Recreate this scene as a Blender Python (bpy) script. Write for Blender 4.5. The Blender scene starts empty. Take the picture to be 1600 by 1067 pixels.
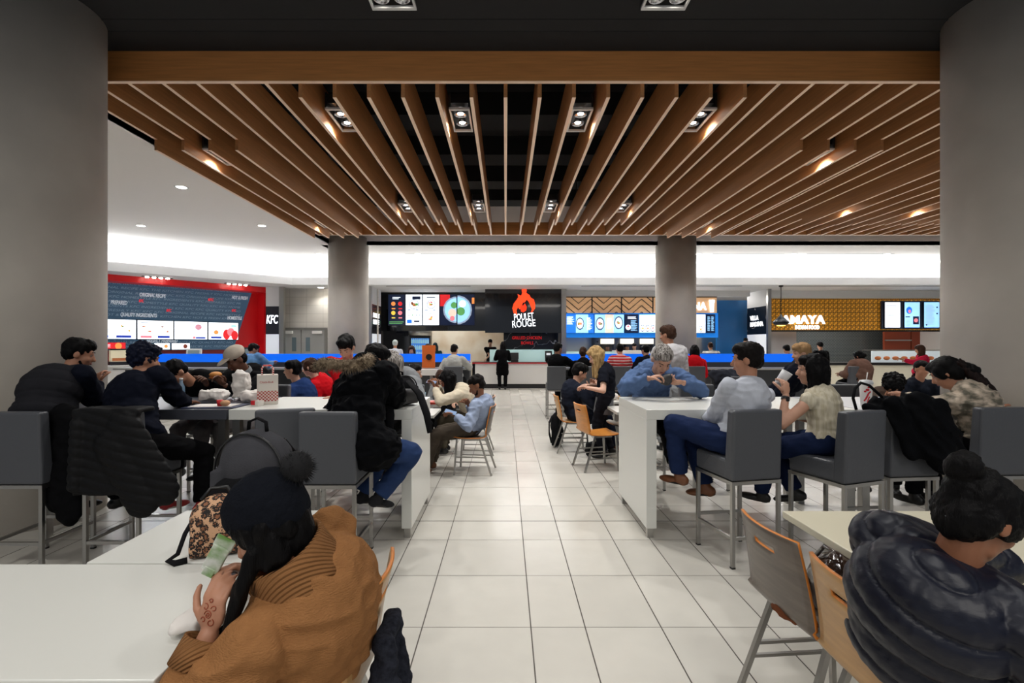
import bpy, math, random
from mathutils import Vector, Matrix, noise
random.seed(7)
SC = bpy.context.scene
COL = SC.collection
PI = math.pi
def srgb(r, g, b):
    f = lambda c: (c/255/12.92) if c/255 <= .04045 else ((c/255+.055)/1.055)**2.4
    return (f(r), f(g), f(b), 1)
# ---------------- camera, world, exposure ----------------
FPX, VX, VY, EYE = 755.0, 790.0, 538.0, 1.6
cam_d = bpy.data.cameras.new('camera'); cam = bpy.data.objects.new('camera', cam_d); COL.objects.link(cam)
cam.location = (0, 0, EYE); cam.rotation_euler = (PI/2, 0, 0)
cam_d.sensor_width = 36; cam_d.lens = FPX/1600*36
cam_d.shift_x = (800-VX)/1600; cam_d.shift_y = (VY-533.5)/1600
cam_d.clip_start = .05; cam_d.clip_end = 200
SC.camera = cam
SC.view_settings.view_transform = 'Standard'; SC.view_settings.look = 'None'
SC.view_settings.gamma = 1; SC.view_settings.use_curve_mapping = False
SC.view_settings.exposure = 0.0
W_ = bpy.data.worlds.new('world'); SC.world = W_; W_.use_nodes = True
W_.node_tree.nodes['Background'].inputs[0].default_value = (.80, .88, 1, 1)
W_.node_tree.nodes['Background'].inputs[1].default_value = .33
SPOTW, DOWNW, COVEW = 205, 58, 9.0
def lamp(kind, loc, power, parent=None, rot=(0, 0, 0), color=(1, .985, .955), **kw):
    l = bpy.data.lights.new(kind.lower()+'_light', kind); l.energy = power; l.color = color
    for k, v in kw.items(): setattr(l, k, v)
    o = bpy.data.objects.new('bulb_or_fill', l); COL.objects.link(o); o.location = loc; o.rotation_euler = rot
    if parent: o.parent = parent
    return o
def at(px, py, d): return Vector(((px-VX)/FPX*d, d, EYE-(py-VY)/FPX*d))
def zx(px, d): return (px-VX)/FPX*d
def zz(py, d): return EYE-(py-VY)/FPX*d
# general ceiling washes the hall has beyond the picture (behind and beside the camera)
for x, y, p in ((-2.5, -2.5, 130), (3, -2.5, 130)):
    lamp('AREA', (x, y, 4.6), p, shape='RECTANGLE', size=2.5, size_y=2.5, color=(1, .95, .88))
# ---------------- materials ----------------
MATS = {}
def M(name, col=(128, 128, 128), rough=.5, metal=0., emit=0., ecol=None, var=0., vscale=3., vstretch=(1, 1, 1), bump=0., bscale=60., bstretch=(1, 1, 1), col2=None, spec=.5, coat=0., alpha=1., trans=0.):
    if name in MATS: return MATS[name]
    m = bpy.data.materials.new(name); m.use_nodes = True; nt = m.node_tree; N = nt.nodes; L = nt.links
    b = N['Principled BSDF']; c = srgb(*col)
    b.inputs['Base Color'].default_value = c; b.inputs['Roughness'].default_value = rough; b.inputs['Metallic'].default_value = metal
    b.inputs['Specular IOR Level'].default_value = spec
    b.inputs['Coat Weight'].default_value = coat
    if alpha < 1: b.inputs['Alpha'].default_value = alpha
    if trans: b.inputs['Transmission Weight'].default_value = trans
    if emit:
        b.inputs['Emission Color'].default_value = srgb(*(ecol or col)); b.inputs['Emission Strength'].default_value = emit
    tc = N.new('ShaderNodeTexCoord')
    if var or col2:
        mp = N.new('ShaderNodeMapping'); mp.inputs['Scale'].default_value = vstretch; L.new(tc.outputs['Object'], mp.inputs[0])
        nz = N.new('ShaderNodeTexNoise'); nz.inputs['Scale'].default_value = vscale; nz.inputs['Detail'].default_value = 6; L.new(mp.outputs[0], nz.inputs[0])
        r = N.new('ShaderNodeValToRGB'); L.new(nz.outputs[0], r.inputs[0])
        if col2: a2, b2 = c, srgb(*col2); r.color_ramp.elements[0].position = .38; r.color_ramp.elements[1].position = .62
        else:
            a2 = tuple(max(0, v*(1-var)) for v in c[:3])+(1,); b2 = tuple(min(1, v*(1+var)) for v in c[:3])+(1,)
            r.color_ramp.elements[0].position = .3; r.color_ramp.elements[1].position = .7
        r.color_ramp.elements[0].color = a2; r.color_ramp.elements[1].color = b2
        L.new(r.outputs[0], b.inputs['Base Color'])
    if bump:
        mp = N.new('ShaderNodeMapping'); mp.inputs['Scale'].default_value = bstretch; L.new(tc.outputs['Object'], mp.inputs[0])
        nz = N.new('ShaderNodeTexNoise'); nz.inputs['Scale'].default_value = bscale; nz.inputs['Detail'].default_value = 4; L.new(mp.outputs[0], nz.inputs[0])
        bp = N.new('ShaderNodeBump'); bp.inputs['Strength'].default_value = bump; bp.inputs['Distance'].default_value = .01
        L.new(nz.outputs[0], bp.inputs['Height']); L.new(bp.outputs[0], b.inputs['Normal'])
    MATS[name] = m; return m
def nodes_of(m): return m.node_tree.nodes, m.node_tree.links, m.node_tree.nodes['Principled BSDF']
# ---------------- tagging and hierarchy ----------------
def tag(o, label=None, cat=None, group=None, kind=None):
    if label: o['label'] = label
    if cat: o['category'] = cat
    if group: o['group'] = group
    if kind: o['kind'] = kind
    return o
def empty(name, loc, rz=0., label=None, cat=None, group=None, kind=None):
    o = bpy.data.objects.new(name, None); COL.objects.link(o); o.location = loc; o.rotation_euler = (0, 0, rz)
    o.empty_display_size = .1
    return tag(o, label, cat, group, kind)
def copy_tree(o, parent=None):
    c = o.copy(); COL.objects.link(c); c.parent = parent
    for ch in list(o.children): copy_tree(ch, c)
    return c
class MB:
    def __init__(s): s.v = []; s.f = []; s.m = []; s.sm = []
    def add(s, vs, fs, m=0, smooth=False):
        k = len(s.v); s.v += [tuple(v) for v in vs]
        for f in fs: s.f.append([i+k for i in f]); s.m.append(m); s.sm.append(smooth)
        return s
    def box(s, x0, x1, y0, y1, z0, z1, m=0):
        v = [(x, y, z) for z in (z0, z1) for y in (y0, y1) for x in (x0, x1)]
        return s.add(v, [(0, 2, 3, 1), (4, 5, 7, 6), (0, 1, 5, 4), (2, 6, 7, 3), (0, 4, 6, 2), (1, 3, 7, 5)], m)
    def obox(s, c, size, R=None, m=0):
        hx, hy, hz = size[0]/2, size[1]/2, size[2]/2; R = R or Matrix.Identity(3); c = Vector(c)
        v = [c+R@Vector((x, y, z)) for z in (-hz, hz) for y in (-hy, hy) for x in (-hx, hx)]
        return s.add(v, [(0, 2, 3, 1), (4, 5, 7, 6), (0, 1, 5, 4), (2, 6, 7, 3), (0, 4, 6, 2), (1, 3, 7, 5)], m)
    def bar(s, a, b, w, h=None, m=0):
        a, b = Vector(a), Vector(b); h = h or w; d = b-a; z = d.normalized()
        up = Vector((0, 0, 1)) if abs(z.z) < .9 else Vector((0, 1, 0))
        x = up.cross(z).normalized(); y = z.cross(x)
        return s.obox((a+b)/2, (w, h, d.length), Matrix((x, y, z)).transposed(), m)
    def ring_loft(s, rings, m=0, caps=True, smooth=True, closed=True):
        n = len(rings[0]); k0 = len(s.v); fs = []
        vs = [p for r in rings for p in r]
        for i in range(len(rings)-1):
            for j in range(n if closed else n-1):
                a = i*n+j; b = i*n+(j+1) % n; fs.append((a, b, b+n, a+n))
        s.add(vs, fs, m, smooth)
        if caps:
            s.f.append([k0+i for i in reversed(range(n))]); s.m.append(m); s.sm.append(False)
            s.f.append([k0+(len(rings)-1)*n+i for i in range(n)]); s.m.append(m); s.sm.append(False)
        return s
    def cyl(s, a, b, r1, r2=None, seg=16, m=0, smooth=True, caps=True):
        a, b = Vector(a), Vector(b); r2 = r1 if r2 is None else r2
        z = (b-a).normalized(); up = Vector((0, 0, 1)) if abs(z.z) < .9 else Vector((1, 0, 0)); x = up.cross(z).normalized(); y = z.cross(x)
        rg = [[c+x*math.cos(t*2*PI/seg)*r+y*math.sin(t*2*PI/seg)*r for t in range(seg)] for c, r in ((a, r1), (b, r2))]
        return s.ring_loft(rg, m, caps, smooth)
    def tube(s, pts, r, seg=8, m=0, flat=1.):
        pts = [Vector(p) for p in pts]; rg = []; px = None
        for i, p in enumerate(pts):
            t = (pts[min(i+1, len(pts)-1)]-pts[max(i-1, 0)]).normalized()
            if px is None: up = Vector((0, 0, 1)) if abs(t.z) < .9 else Vector((1, 0, 0)); x = up.cross(t).normalized()
            else: x = (px-t*px.dot(t)).normalized()
            px = x; y = t.cross(x); rr = r[i] if isinstance(r, (list, tuple)) else r
            rg.append([p+x*math.cos(k*2*PI/seg)*rr+y*math.sin(k*2*PI/seg)*rr*flat for k in range(seg)])
        return s.ring_loft(rg, m)
    def lathe(s, c, prof, seg=20, m=0, smooth=True, caps=True):
        c = Vector(c); rg = [[c+Vector((r*math.cos(k*2*PI/seg), r*math.sin(k*2*PI/seg), z)) for k in range(seg)] for r, z in prof]
        return s.ring_loft(rg, m, caps, smooth)
    def quad(s, a, b, c, d, m=0): return s.add([a, b, c, d], [(0, 1, 2, 3)], m)
    def ell(s, c, r, R=None, seg=20, rng=12, m=0):
        c = Vector(c); R = R or Matrix.Identity(3); rg = []
        for i in range(1, rng):
            t = PI*i/rng; z = -math.cos(t); q = math.sin(t)
            rg.append([c+R@Vector((r[0]*q*math.cos(k*2*PI/seg), r[1]*q*math.sin(k*2*PI/seg), r[2]*z)) for k in range(seg)])
        k0 = len(s.v); s.ring_loft(rg, m, False, True)
        b = len(s.v); s.v += [tuple(c+R@Vector((0, 0, -r[2]))), tuple(c+R@Vector((0, 0, r[2])))]
        top = k0+(rng-2)*seg
        for k in range(seg):
            s.f.append([b, k0+(k+1) % seg, k0+k]); s.f.append([b+1, top+k, top+(k+1) % seg]); s.m += [m, m]; s.sm += [True, True]
        return s
    def cap(s, a, b, ra, rb, R=None, fl=1., seg=16, flat_end=False, m=0):
        # tapered capsule; fl squashes it along local y of R
        a, b = Vector(a), Vector(b); d = b-a; z = d.normalized() if d.length > 1e-6 else Vector((0, 0, 1))
        ref = (R@Vector((1, 0, 0))) if R else (Vector((0, 0, 1)) if abs(z.z) < .9 else Vector((1, 0, 0)))
        x = (ref-z*ref.dot(z))
        x = x.normalized() if x.length > .05 else z.orthogonal().normalized()
        y = z.cross(x); rg = []
        def ring(c, r): rg.append([c+x*math.cos(k*2*PI/seg)*r+y*math.sin(k*2*PI/seg)*r*fl for k in range(seg)])
        for i in (80, 55, 28): ring(a-z*ra*math.sin(i*PI/180), ra*math.cos(i*PI/180))
        for i in range(5): t = i/4; ring(a+d*t, ra+(rb-ra)*t)
        if not flat_end:
            for i in (28, 55, 80): ring(b+z*rb*math.sin(i*PI/180), rb*math.cos(i*PI/180))
        return s.ring_loft(rg, m)
    def mesh(s, name):
        me = bpy.data.meshes.new(name); me.from_pydata(s.v, [], s.f); me.polygons.foreach_set('material_index', s.m)
        me.polygons.foreach_set('use_smooth', s.sm); me.update(); return me
    def build(s, name, mats, parent=None, loc=None, rz=0., bevel=0., solid=0., rim=0, bseg=2):
        me = s.mesh(name); o = bpy.data.objects.new(name, me); COL.objects.link(o)
        for q in (mats if isinstance(mats, (list, tuple)) else [mats]): me.materials.append(q)
        if parent: o.parent = parent
        if loc: o.location = loc
        o.rotation_euler = (0, 0, rz)
        if solid:
            md = o.modifiers.new('thick', 'SOLIDIFY'); md.thickness = solid; md.offset = 0; md.material_offset_rim = rim
        if bevel:
            md = o.modifiers.new('bevel', 'BEVEL'); md.width = bevel; md.segments = bseg; md.limit_method = 'ANGLE'; md.angle_limit = .6
        return o
# ---------------- blended (voxel) surfaces, evaluated in one batch at the end ----------------
PEND = []
def blob(name, mb, mats, parent=None, vox=.01, smooth=4, disp=None, extra=None, matfn=None, loc=None, rz=0.):
    o = mb.build(name, mats, parent, loc, rz)
    md = o.modifiers.new('r', 'REMESH'); md.mode = 'VOXEL'; md.voxel_size = vox; md.use_smooth_shade = True
    if smooth: sm = o.modifiers.new('s', 'SMOOTH'); sm.factor = .5; sm.iterations = smooth
    PEND.append((o, disp, extra, matfn)); return o
def finish_blobs():
    dg = bpy.context.evaluated_depsgraph_get()
    res = [(o, bpy.data.meshes.new_from_object(o.evaluated_get(dg), depsgraph=dg), d, e, mf) for o, d, e, mf in PEND]
    for o, me, disp, extra, matfn in res:
        old = o.data; o.modifiers.clear()
        if disp:
            ns = [v.normal.copy() for v in me.vertices]
            for v, n in zip(me.vertices, ns): v.co += n*disp(v.co, n)
        if extra:
            vs = [tuple(v.co) for v in me.vertices]; k = len(vs)
            fs = [tuple(p.vertices) for p in me.polygons]; mi = [p.material_index for p in me.polygons]
            m2 = bpy.data.meshes.new(o.name); m2.from_pydata(vs+extra.v, [], fs+[[i+k for i in f] for f in extra.f])
            m2.polygons.foreach_set('material_index', mi+extra.m)
            for q in old.materials: m2.materials.append(q)
            me = m2
        me.polygons.foreach_set('use_smooth', [True]*len(me.polygons))
        if matfn:
            for p in me.polygons: p.material_index = matfn(p.center)
        me.update(); o.data = me
def nz(v, f, ox=0.): return noise.noise(Vector((v[0]*f+ox, v[1]*f+ox*.7, v[2]*f+ox*1.3)))
def wrinkle(amp, f=9., ox=0.):
    def d(co, n):
        a = nz((co[0], co[1], co[2]*1.9), f, ox); b = nz((co[0]*1.4, co[1], co[2]*.8), f*2.1, ox+5)
        return amp*((1-abs(a)*3.2)*.7+b*.8)
    return d
def quilt(amp, pitch, axis, seed=0.):
    ax = Vector(axis).normalized()
    def d(co, n):
        w = nz(co, 4., seed)*.006
        h = (ax.dot(co)+w)/pitch; s = abs(math.sin(PI*h))**.42
        return amp*(s-.5)*1.3+amp*.16*nz(co, 45., seed)*s
    return d
# ---------------- room materials ----------------
concrete = M('concrete', (190, 183, 173), .75, var=.10, vscale=1.6, bump=.12, bscale=9)
white_p = M('white_paint', (212, 212, 212), .7)
white_c = M('white_ceiling', (236, 232, 228), .8)
black_c = M('black_ceiling', (20, 20, 22), .9)
void_b = M('void_black', (16, 16, 19), .9)
duct_m = M('duct_dark', (15, 16, 19), .85)
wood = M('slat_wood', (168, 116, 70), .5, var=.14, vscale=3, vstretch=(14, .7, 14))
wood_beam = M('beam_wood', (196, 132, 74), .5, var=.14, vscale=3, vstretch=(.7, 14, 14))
wood_lit = M('slat_wood_lit', (246, 214, 186), .5)  # pale undersides: light bounced off the floor is put into this colour
steel = M('brushed_steel', (176, 174, 170), .28, 1., bump=.03, bscale=80)
dsteel = M('dark_steel', (92, 92, 94), .4, 1.)
glow_w = M('cove_glow', (255, 255, 255), emit=COVEW, ecol=(245, 249, 255))
lampw = M('lamp_glow', (255, 255, 255), emit=30, ecol=(255, 246, 232))
tile_m = M('floor_tile', (200, 196, 187), .26, var=.03, vscale=5, spec=.5)
tile_m2 = M('floor_tile_worn', (195, 191, 182), .30, var=.03, vscale=4)
grout = M('grout', (88, 82, 76), .9)
joint = M('expansion_joint', (42, 38, 36), .9)
# ---------------- floor: unequal tile columns, even rows, one dark expansion joint ----------------
fb = MB(); xs = [-.472]
pat = [.615, .307, .430, .307, .307]
i = 0
while xs[-1] < 18: xs.append(xs[-1]+pat[i % 5]); i += 1
i = 4
while xs[0] > -17: xs.insert(0, xs[0]-pat[i % 5]); i = (i-1) % 5
ys = [4.377-.42-.612*k for k in range(13)][::-1]+[4.377]+[4.79+.607*k for k in range(30)]
rr = random.Random(3)
for a, b in zip(xs, xs[1:]):
    for c, d in zip(ys, ys[1:]):
        g = .0022; g0 = .005 if abs(c-4.377) < .01 else g; g1 = .005 if abs(d-4.377) < .01 else g
        fb.quad((a+.0035, c+g0, 0), (b-.0035, c+g0, 0), (b-.0035, d-g1, 0), (a+.0035, d-g1, 0), 0 if rr.random() < .6 else 1)
fb.quad((-18, -5, -.003), (18, -5, -.003), (18, 24, -.003), (-18, 24, -.003), 2)
fb.quad((-18, 4.37, -.0025), (18, 4.37, -.0025), (18, 4.384, -.0025), (-18, 4.384, -.0025), 3)
tag(fb.build('floor', [tile_m, tile_m2, grout, joint]), kind='structure')
# ---------------- ceilings ----------------
ZC = 4.75; DF = 5.19; DB = 12.47; ZW = 4.4
mb = MB(); mb.box(-9, 14, -5, DF+.06, ZC, ZC+.1)
mb.box(-6.6, 6.2, 4.86, 4.90, ZC-.004, ZC+.01, 1); mb.box(-4, 4.3, 4.68, 4.70, ZC-.004, ZC+.01, 1)
tag(mb.build('ceiling', [black_c, void_b]), kind='structure')
mb = MB(); mb.box(-5.2, 14.2, DF, 13.6, 5.9, 6.0); mb.box(-5.2, 14.2, DF, DF+.05, ZC+.05, 5.9)
mb.box(14.15, 14.2, DF, 13.6, 4.4, 5.9)
tag(mb.build('ceiling_upper_void', [void_b]), kind='structure')
mb = MB()
mb.box(-5.2, 17.5, 13.6, 16.75, ZW, ZW+.1); mb.box(-17, -4.9, 1.2, 16.75, ZW, ZW+.1)
mb.box(-5.2, 17.5, 13.6, 13.65, ZW, 5.9); mb.box(-4.95, -4.9, DF, 13.6, ZW, 5.9); mb.box(-5.2, -5.0, DF-2.4, DF, ZW, 4.9)
for x0, x1 in ((-3.1, -.9), (.3, 2.2), (3.3, 5.2), (6.4, 8.6), (9.3, 12)): mb.box(x0, x1, 14.9, 14.93, ZW-.004, ZW+.01, 1)
tag(mb.build('ceiling_white', [white_c, M('slot_grey', (150, 150, 152), .7)]), kind='structure')
# ducts above the slats
r0 = empty('ceiling_duct', (0, 9, 5.2), label='dark ducts and pipes above the wooden slat canopy', cat='duct')
for k, y in enumerate((-2.6, -1.1, .5, 2.0, 3.4)):
    mb = MB().box(-5, 14, y-.28, y+.28, .02, .38)
    for x in range(-4, 14, 2): mb.box(x-.02, x+.02, y-.3, y+.3, 0, .4)
    mb.build('duct', duct_m, r0)
for x in (-2.3, -1.9, 1.9, 4.6): MB().cyl((x, -3.6, -.08), (x, 4.2, -.08), .035).build('pipe', duct_m, r0)
# ---------------- concrete columns ----------------
CW = 9.27; CX0, CX1 = -4.45, 4.82; CD0, CD1 = 4.54, 13.7; CR = .55
def column(x, y, h, lab):
    mb = MB(); mb.cyl((0, 0, 0), (0, 0, h), CR, CR, 96)
    o = mb.build('concrete_column', concrete, None, (x, y, 0)); tag(o, lab, 'column', kind='structure'); return o
column(CX0, CD0, ZC, 'big round concrete column at the left edge'); column(CX1, CD0, ZC, 'big round concrete column at the right edge')
column(CX0, CD1, 4.6, 'slimmer looking far concrete column left of the black menu wall'); column(CX1, CD1, 4.6, 'far concrete column in front of the wood chevron counter')
# ---------------- wooden canopy ----------------
ZB = 4.425; ZD = 4.275; SP = .371
can = empty('wooden_slat_canopy', (0, DF, ZB), label='large wooden slat canopy hanging under the black ceiling', cat='ceiling canopy')
def cbox(name, x0, x1, y0, y1, z0, z1, mats, m=0):
    mb = MB(); mb.box(x0, x1, y0-DF, y1-DF, z0-ZB, z1-ZB, m); return mb.build(name, mats, can)
def beam(nm, y0, y1):
    mb = MB(); mb.box(-4.86, 14, y0-DF, y1-DF, .006, 4.75-ZB); mb.box(-4.86, 14, y0-DF, y1-DF, 0, .006, 1); mb.build(nm, [wood_beam, wood_lit], can)
beam('front_beam', DF, DF+.05); beam('back_beam', DB, DB+.05)
def slat(k):
    q = k % 24
    if q <= 7 or q >= 18: segs = [(DF+.05, 10.86, ZD), (10.86, DB, ZB)]
    elif 11 <= q <= 14: segs = [(DF+.05, 6.665, ZB), (6.665, 12.17, ZD), (12.17, DB, ZB)]
    else: segs = [(DF+.05, DB, ZB)]
    mb = MB(); x = k*SP; t = .02
    for y0, y1, z in segs:
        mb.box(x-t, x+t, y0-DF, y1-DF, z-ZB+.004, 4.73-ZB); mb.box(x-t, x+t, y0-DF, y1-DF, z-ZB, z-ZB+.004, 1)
    mb.build('slat', [wood, wood_lit], can)
for k in range(-13, 36): slat(k)
# ---------------- spot boxes between the slats ----------------
trim_w = M('lamp_trim_white', (205, 205, 205), .5); socket = M('lamp_socket', (30, 30, 32), .3)
def spotbox(x, y, z, lab, power, two=True, blend=.6, size=1.5, slotted=False):
    r = empty('spot_fixture', (x, y, z), label=lab, cat='ceiling light', group='twin spot boxes in the slat canopy' if slotted else 'twin spots in the black ceiling')
    w, l = (.125, .31) if slotted else (.205, .13)
    t = .035; mb = MB()
    mb.box(-w, w, -l, -l+t, -.004, .02); mb.box(-w, w, l-t, l, -.004, .02); mb.box(-w, -w+t*.6, -l+t+.0005, l-t-.0005, -.004, .02); mb.box(w-t*.6, w, -l+t+.0005, l-t-.0005, -.004, .02)
    mb.build('trim', trim_w, r)
    mb = MB().box(-w+.02, w-.02, -l+t, l-t, .09, .2); mb.box(-w, -w+.02, -l, l, .02, .2); mb.box(w-.02, w, -l, l, .02, .2); mb.build('housing', socket, r)
    for s in (-1, 1):
        c = (0, s*.12, 0) if slotted else (s*.095, 0, 0)
        mb = MB(); mb.lathe((c[0], c[1], .015), [(.075, 0), (.07, .0), (.045, .05), (.04, .07)], 20, caps=False); mb.build('reflector', M('lamp_reflector', (190, 190, 195), .15, 1.), r)
        mb = MB(); mb.lathe((c[0], c[1], .03), [(.036, 0), (.036, .012)], 16); mb.build('bulb_disc', lampw, r)
    lamp('SPOT', (0, 0, .022 if slotted else -.03), power, r, (0, 0, 0), spot_size=2.1 if slotted else size, spot_blend=blend, shadow_soft_size=.05)
    return r
slots = [-11.5, -5.5, -1.5, 2.5, 6.5, 12.5, 18.5, 22.5, 26.5]
nm = ['leftmost', 'second', 'third', 'fourth', 'fifth', 'sixth', 'seventh', 'eighth', 'last']
for k, s in enumerate(slots):
    yy = (7.3 if s in (-11.5, 12.5) else 6.1, 11.4 if s in (-11.5, 12.5) else 10.0)
    if s > 13: yy = (6.1, 10.0)
    for j, y in enumerate(yy):
        spotbox(s*SP, y, 4.42, '%s twin spot box from the left in the %s row between wooden slats' % (nm[k], ('near', 'far')[j]), SPOTW*(.62 if j else .95), slotted=True)
for k, (x, y) in enumerate(((-1.03, 4.36), (1.46, 4.36))):
    spotbox(x, y, ZC-.045, 'twin spot in the black ceiling at the top edge, %s one' % ('left', 'right')[k], SPOTW*.55)
for x in (-3.5, -1.03, 1.46, 3.95):
    for y in (1.7, -1.2): lamp('SPOT', (x, y, ZC-.03), SPOTW*(.50 if y > 0 else .66), None, (0, 0, 0), spot_size=1.9, spot_blend=.7, shadow_soft_size=.1)
# smoke detector
r = empty('smoke_detector', (1.55, 10.6, 4.45), label='small cream smoke detector hanging between two far slats', cat='smoke detector')
MB().lathe((0, 0, 0), [(.03, -.03), (.06, -.02), (.085, .03), (.085, .05)]).build('sensor', M('cream_plastic', (200, 190, 165), .5), r); MB().cyl((0, 0, .05), (0, 0, .8), .01).build('stem', dsteel, r)
# ---------------- round downlights in the white ceiling ----------------
dl = [(-5.77, 8.6), (-8.6, 11.4), (-5.75, 11.4), (-5.78, 14.95), (-2.72, 14.95), (.18, 14.95), (3.08, 14.95), (5.97, 14.95), (8.9, 14.95), (11.8, 14.95)]
for k, (x, y) in enumerate(dl):
    lb = ('nearest of the round downlights in the left white ceiling', 'farthest left of the round downlights in the left white ceiling', 'left ceiling downlight beside the end of the wooden slats')
    lb = lb[k] if k < 3 else '%s of the round downlights in the far white ceiling strip' % ['', '', '', 'leftmost', 'second from left', 'third from left', 'fourth from left', 'fifth from left', 'sixth from left', 'rightmost'][k]
    r = empty('downlight', (x, y, ZW), label=lb, cat='ceiling light', group='round downlights')
    MB().lathe((0, 0, -.008), [(.115, .006), (.11, 0), (.085, 0), (.08, .005)], caps=False).build('ring', trim_w, r)
    MB().lathe((0, 0, -.004), [(.08, -.002), (.08, .002)]).build('lens', lampw, r)
    lamp('SPOT', (0, 0, -.03), DOWNW*1.9, r, (0, 0, 0), spot_size=2.4, spot_blend=.8, shadow_soft_size=.08, color=(1, .97, .93))
# ---------------- fascia, cove and soffit ----------------
P0, P1, P2 = Vector((-14.4, 10.0)), Vector((-7.15, 16.2)), Vector((17.5, 16.2))
def offs(d):
    n0 = Vector((-(P1-P0).normalized().y, (P1-P0).normalized().x)); n1 = Vector((0, 1))
    m = (n0+n1).normalized(); m = m/(m.dot(n1))
    return P0+n0*d, P1+m*d, P2+n1*d
def strip(mb, d0, z0, d1, z1, m=0):
    a = offs(d0); b = offs(d1)
    for i in (0, 1): mb.quad((a[i].x, a[i].y, z0), (a[i+1].x, a[i+1].y, z0), (b[i+1].x, b[i+1].y, z1), (b[i].x, b[i].y, z1), m)
mb = MB(); strip(mb, 0, 3.6, 0, 3.85); strip(mb, 0, 3.85, .12, 3.85); strip(mb, .12, 3.85, .12, 3.78); strip(mb, .12, 3.78, .62, 3.78); strip(mb, .62, 3.78, .62, 4.4)
strip(mb, 0, 3.6, 7, 3.6)
for x0, x1 in ((-4.1, -1.2), (2.6, 8.1), (9.4, 17)): mb.box(x0, x1, 16.55, 16.6, 3.592, 3.602, 1)
tag(mb.build('wall_cove', [white_p, M('slot_black', (26, 26, 28), .8)]), kind='structure')
mb = MB(); a = offs(.25); b = offs(.33)
for i in (0, 1): mb.quad((a[i].x, a[i].y, 3.80), (b[i].x, b[i].y, 3.80), (b[i+1].x, b[i+1].y, 3.80), (a[i+1].x, a[i+1].y, 3.80))
o = mb.build('cove_light', glow_w); tag(o, 'long hidden cove light strip washing the white band above the shops', 'light strip')
for a_, b_, p in ((P0, P1, 1), (P1, P2, 2)):
    L_ = (b_-a_).length; c = (a_+b_)/2; dr = (b_-a_).normalized(); n = Vector((-dr.y, dr.x)); c = c+n*.2
    lamp('AREA', (c.x, c.y, 3.9), 42*L_, o, (PI, 0, math.atan2(dr.y, dr.x)), shape='RECTANGLE', size=L_*.97, size_y=.12, color=(.95, .98, 1), spread=PI)
for k, (x, y) in enumerate(((-6.5, 17.0),)):
    r = empty('downlight', (x, y, 3.6), label='small downlight above the grey double doors', cat='ceiling light')
    MB().lathe((0, 0, -.006), [(.09, 0), (.09, .006)]).build('lens', lampw, r)
    lamp('SPOT', (0, 0, -.03), 60, r, (0, 0, 0), spot_size=2.2, spot_blend=.8, shadow_soft_size=.08)
for k in range(7):  # soffit spots over the shop counters
    lamp('SPOT', (-3.6+k*3.0, 17.0, 3.58), 90, None, (0, 0, 0), spot_size=2.3, spot_blend=.8, shadow_soft_size=.08, color=(1, .96, .9))
for x, p in ((-2.6, 150), (5.5, 110), (9, 110), (13, 110)): lamp('AREA', (x, 19.6, 3.5), p, None, (-.35, 0, 0), shape='RECTANGLE', size=3, size_y=.8, color=(1, .96, .9))  # added fill lamps without fittings, brightening the dark kitchen walls
# outer walls closing the hall
mb = MB(); mb.box(17.5, 17.7, 3, 24, 0, 6); mb.box(-17.2, -17, -5, 16, 0, 4.5)
tag(mb.build('wall_side', [white_p]), kind='structure')
mb = MB(); mb.box(-8.2, 17.5, 22.6, 22.8, 0, 3.7); tag(mb.build('wall_back', [M('kitchen_wall', (120, 120, 122), .6)]), kind='structure')
# ---------------- writing ----------------
def text(body, size, mat, parent, loc, rot=(PI/2, 0, 0), name='lettering', align='LEFT', ext=.01, shear=0., bold=0., width=None, space=1., sy=1.):
    c = bpy.data.curves.new(name, 'FONT'); c.body = body; c.size = size; c.extrude = ext; c.align_x = align; c.shear = shear; c.offset = bold; c.space_character = space; c.resolution_u = 3
    t = bpy.data.objects.new('t', c); COL.objects.link(t); dg = bpy.context.evaluated_depsgraph_get()
    me = bpy.data.meshes.new_from_object(t.evaluated_get(dg)); bpy.data.objects.remove(t)
    if len(me.vertices):
        xs_ = [v.co.x for v in me.vertices]; w = max(xs_)-min(xs_); k = width/w if width else 1
        for v in me.vertices: v.co.x *= k; v.co.y *= sy
    me.materials.clear(); me.materials.append(mat); o = bpy.data.objects.new(name, me); COL.objects.link(o)
    o.location = loc; o.rotation_euler = rot
    if parent: o.parent = parent
    return o
wl = M('letter_white', (240, 244, 250), .5, emit=1.6); wl_s = M('letter_soft', (215, 222, 230), .5, emit=.25); red_l = M('letter_red', (205, 30, 35), .5, emit=.7, ecol=(220, 30, 35))
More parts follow.
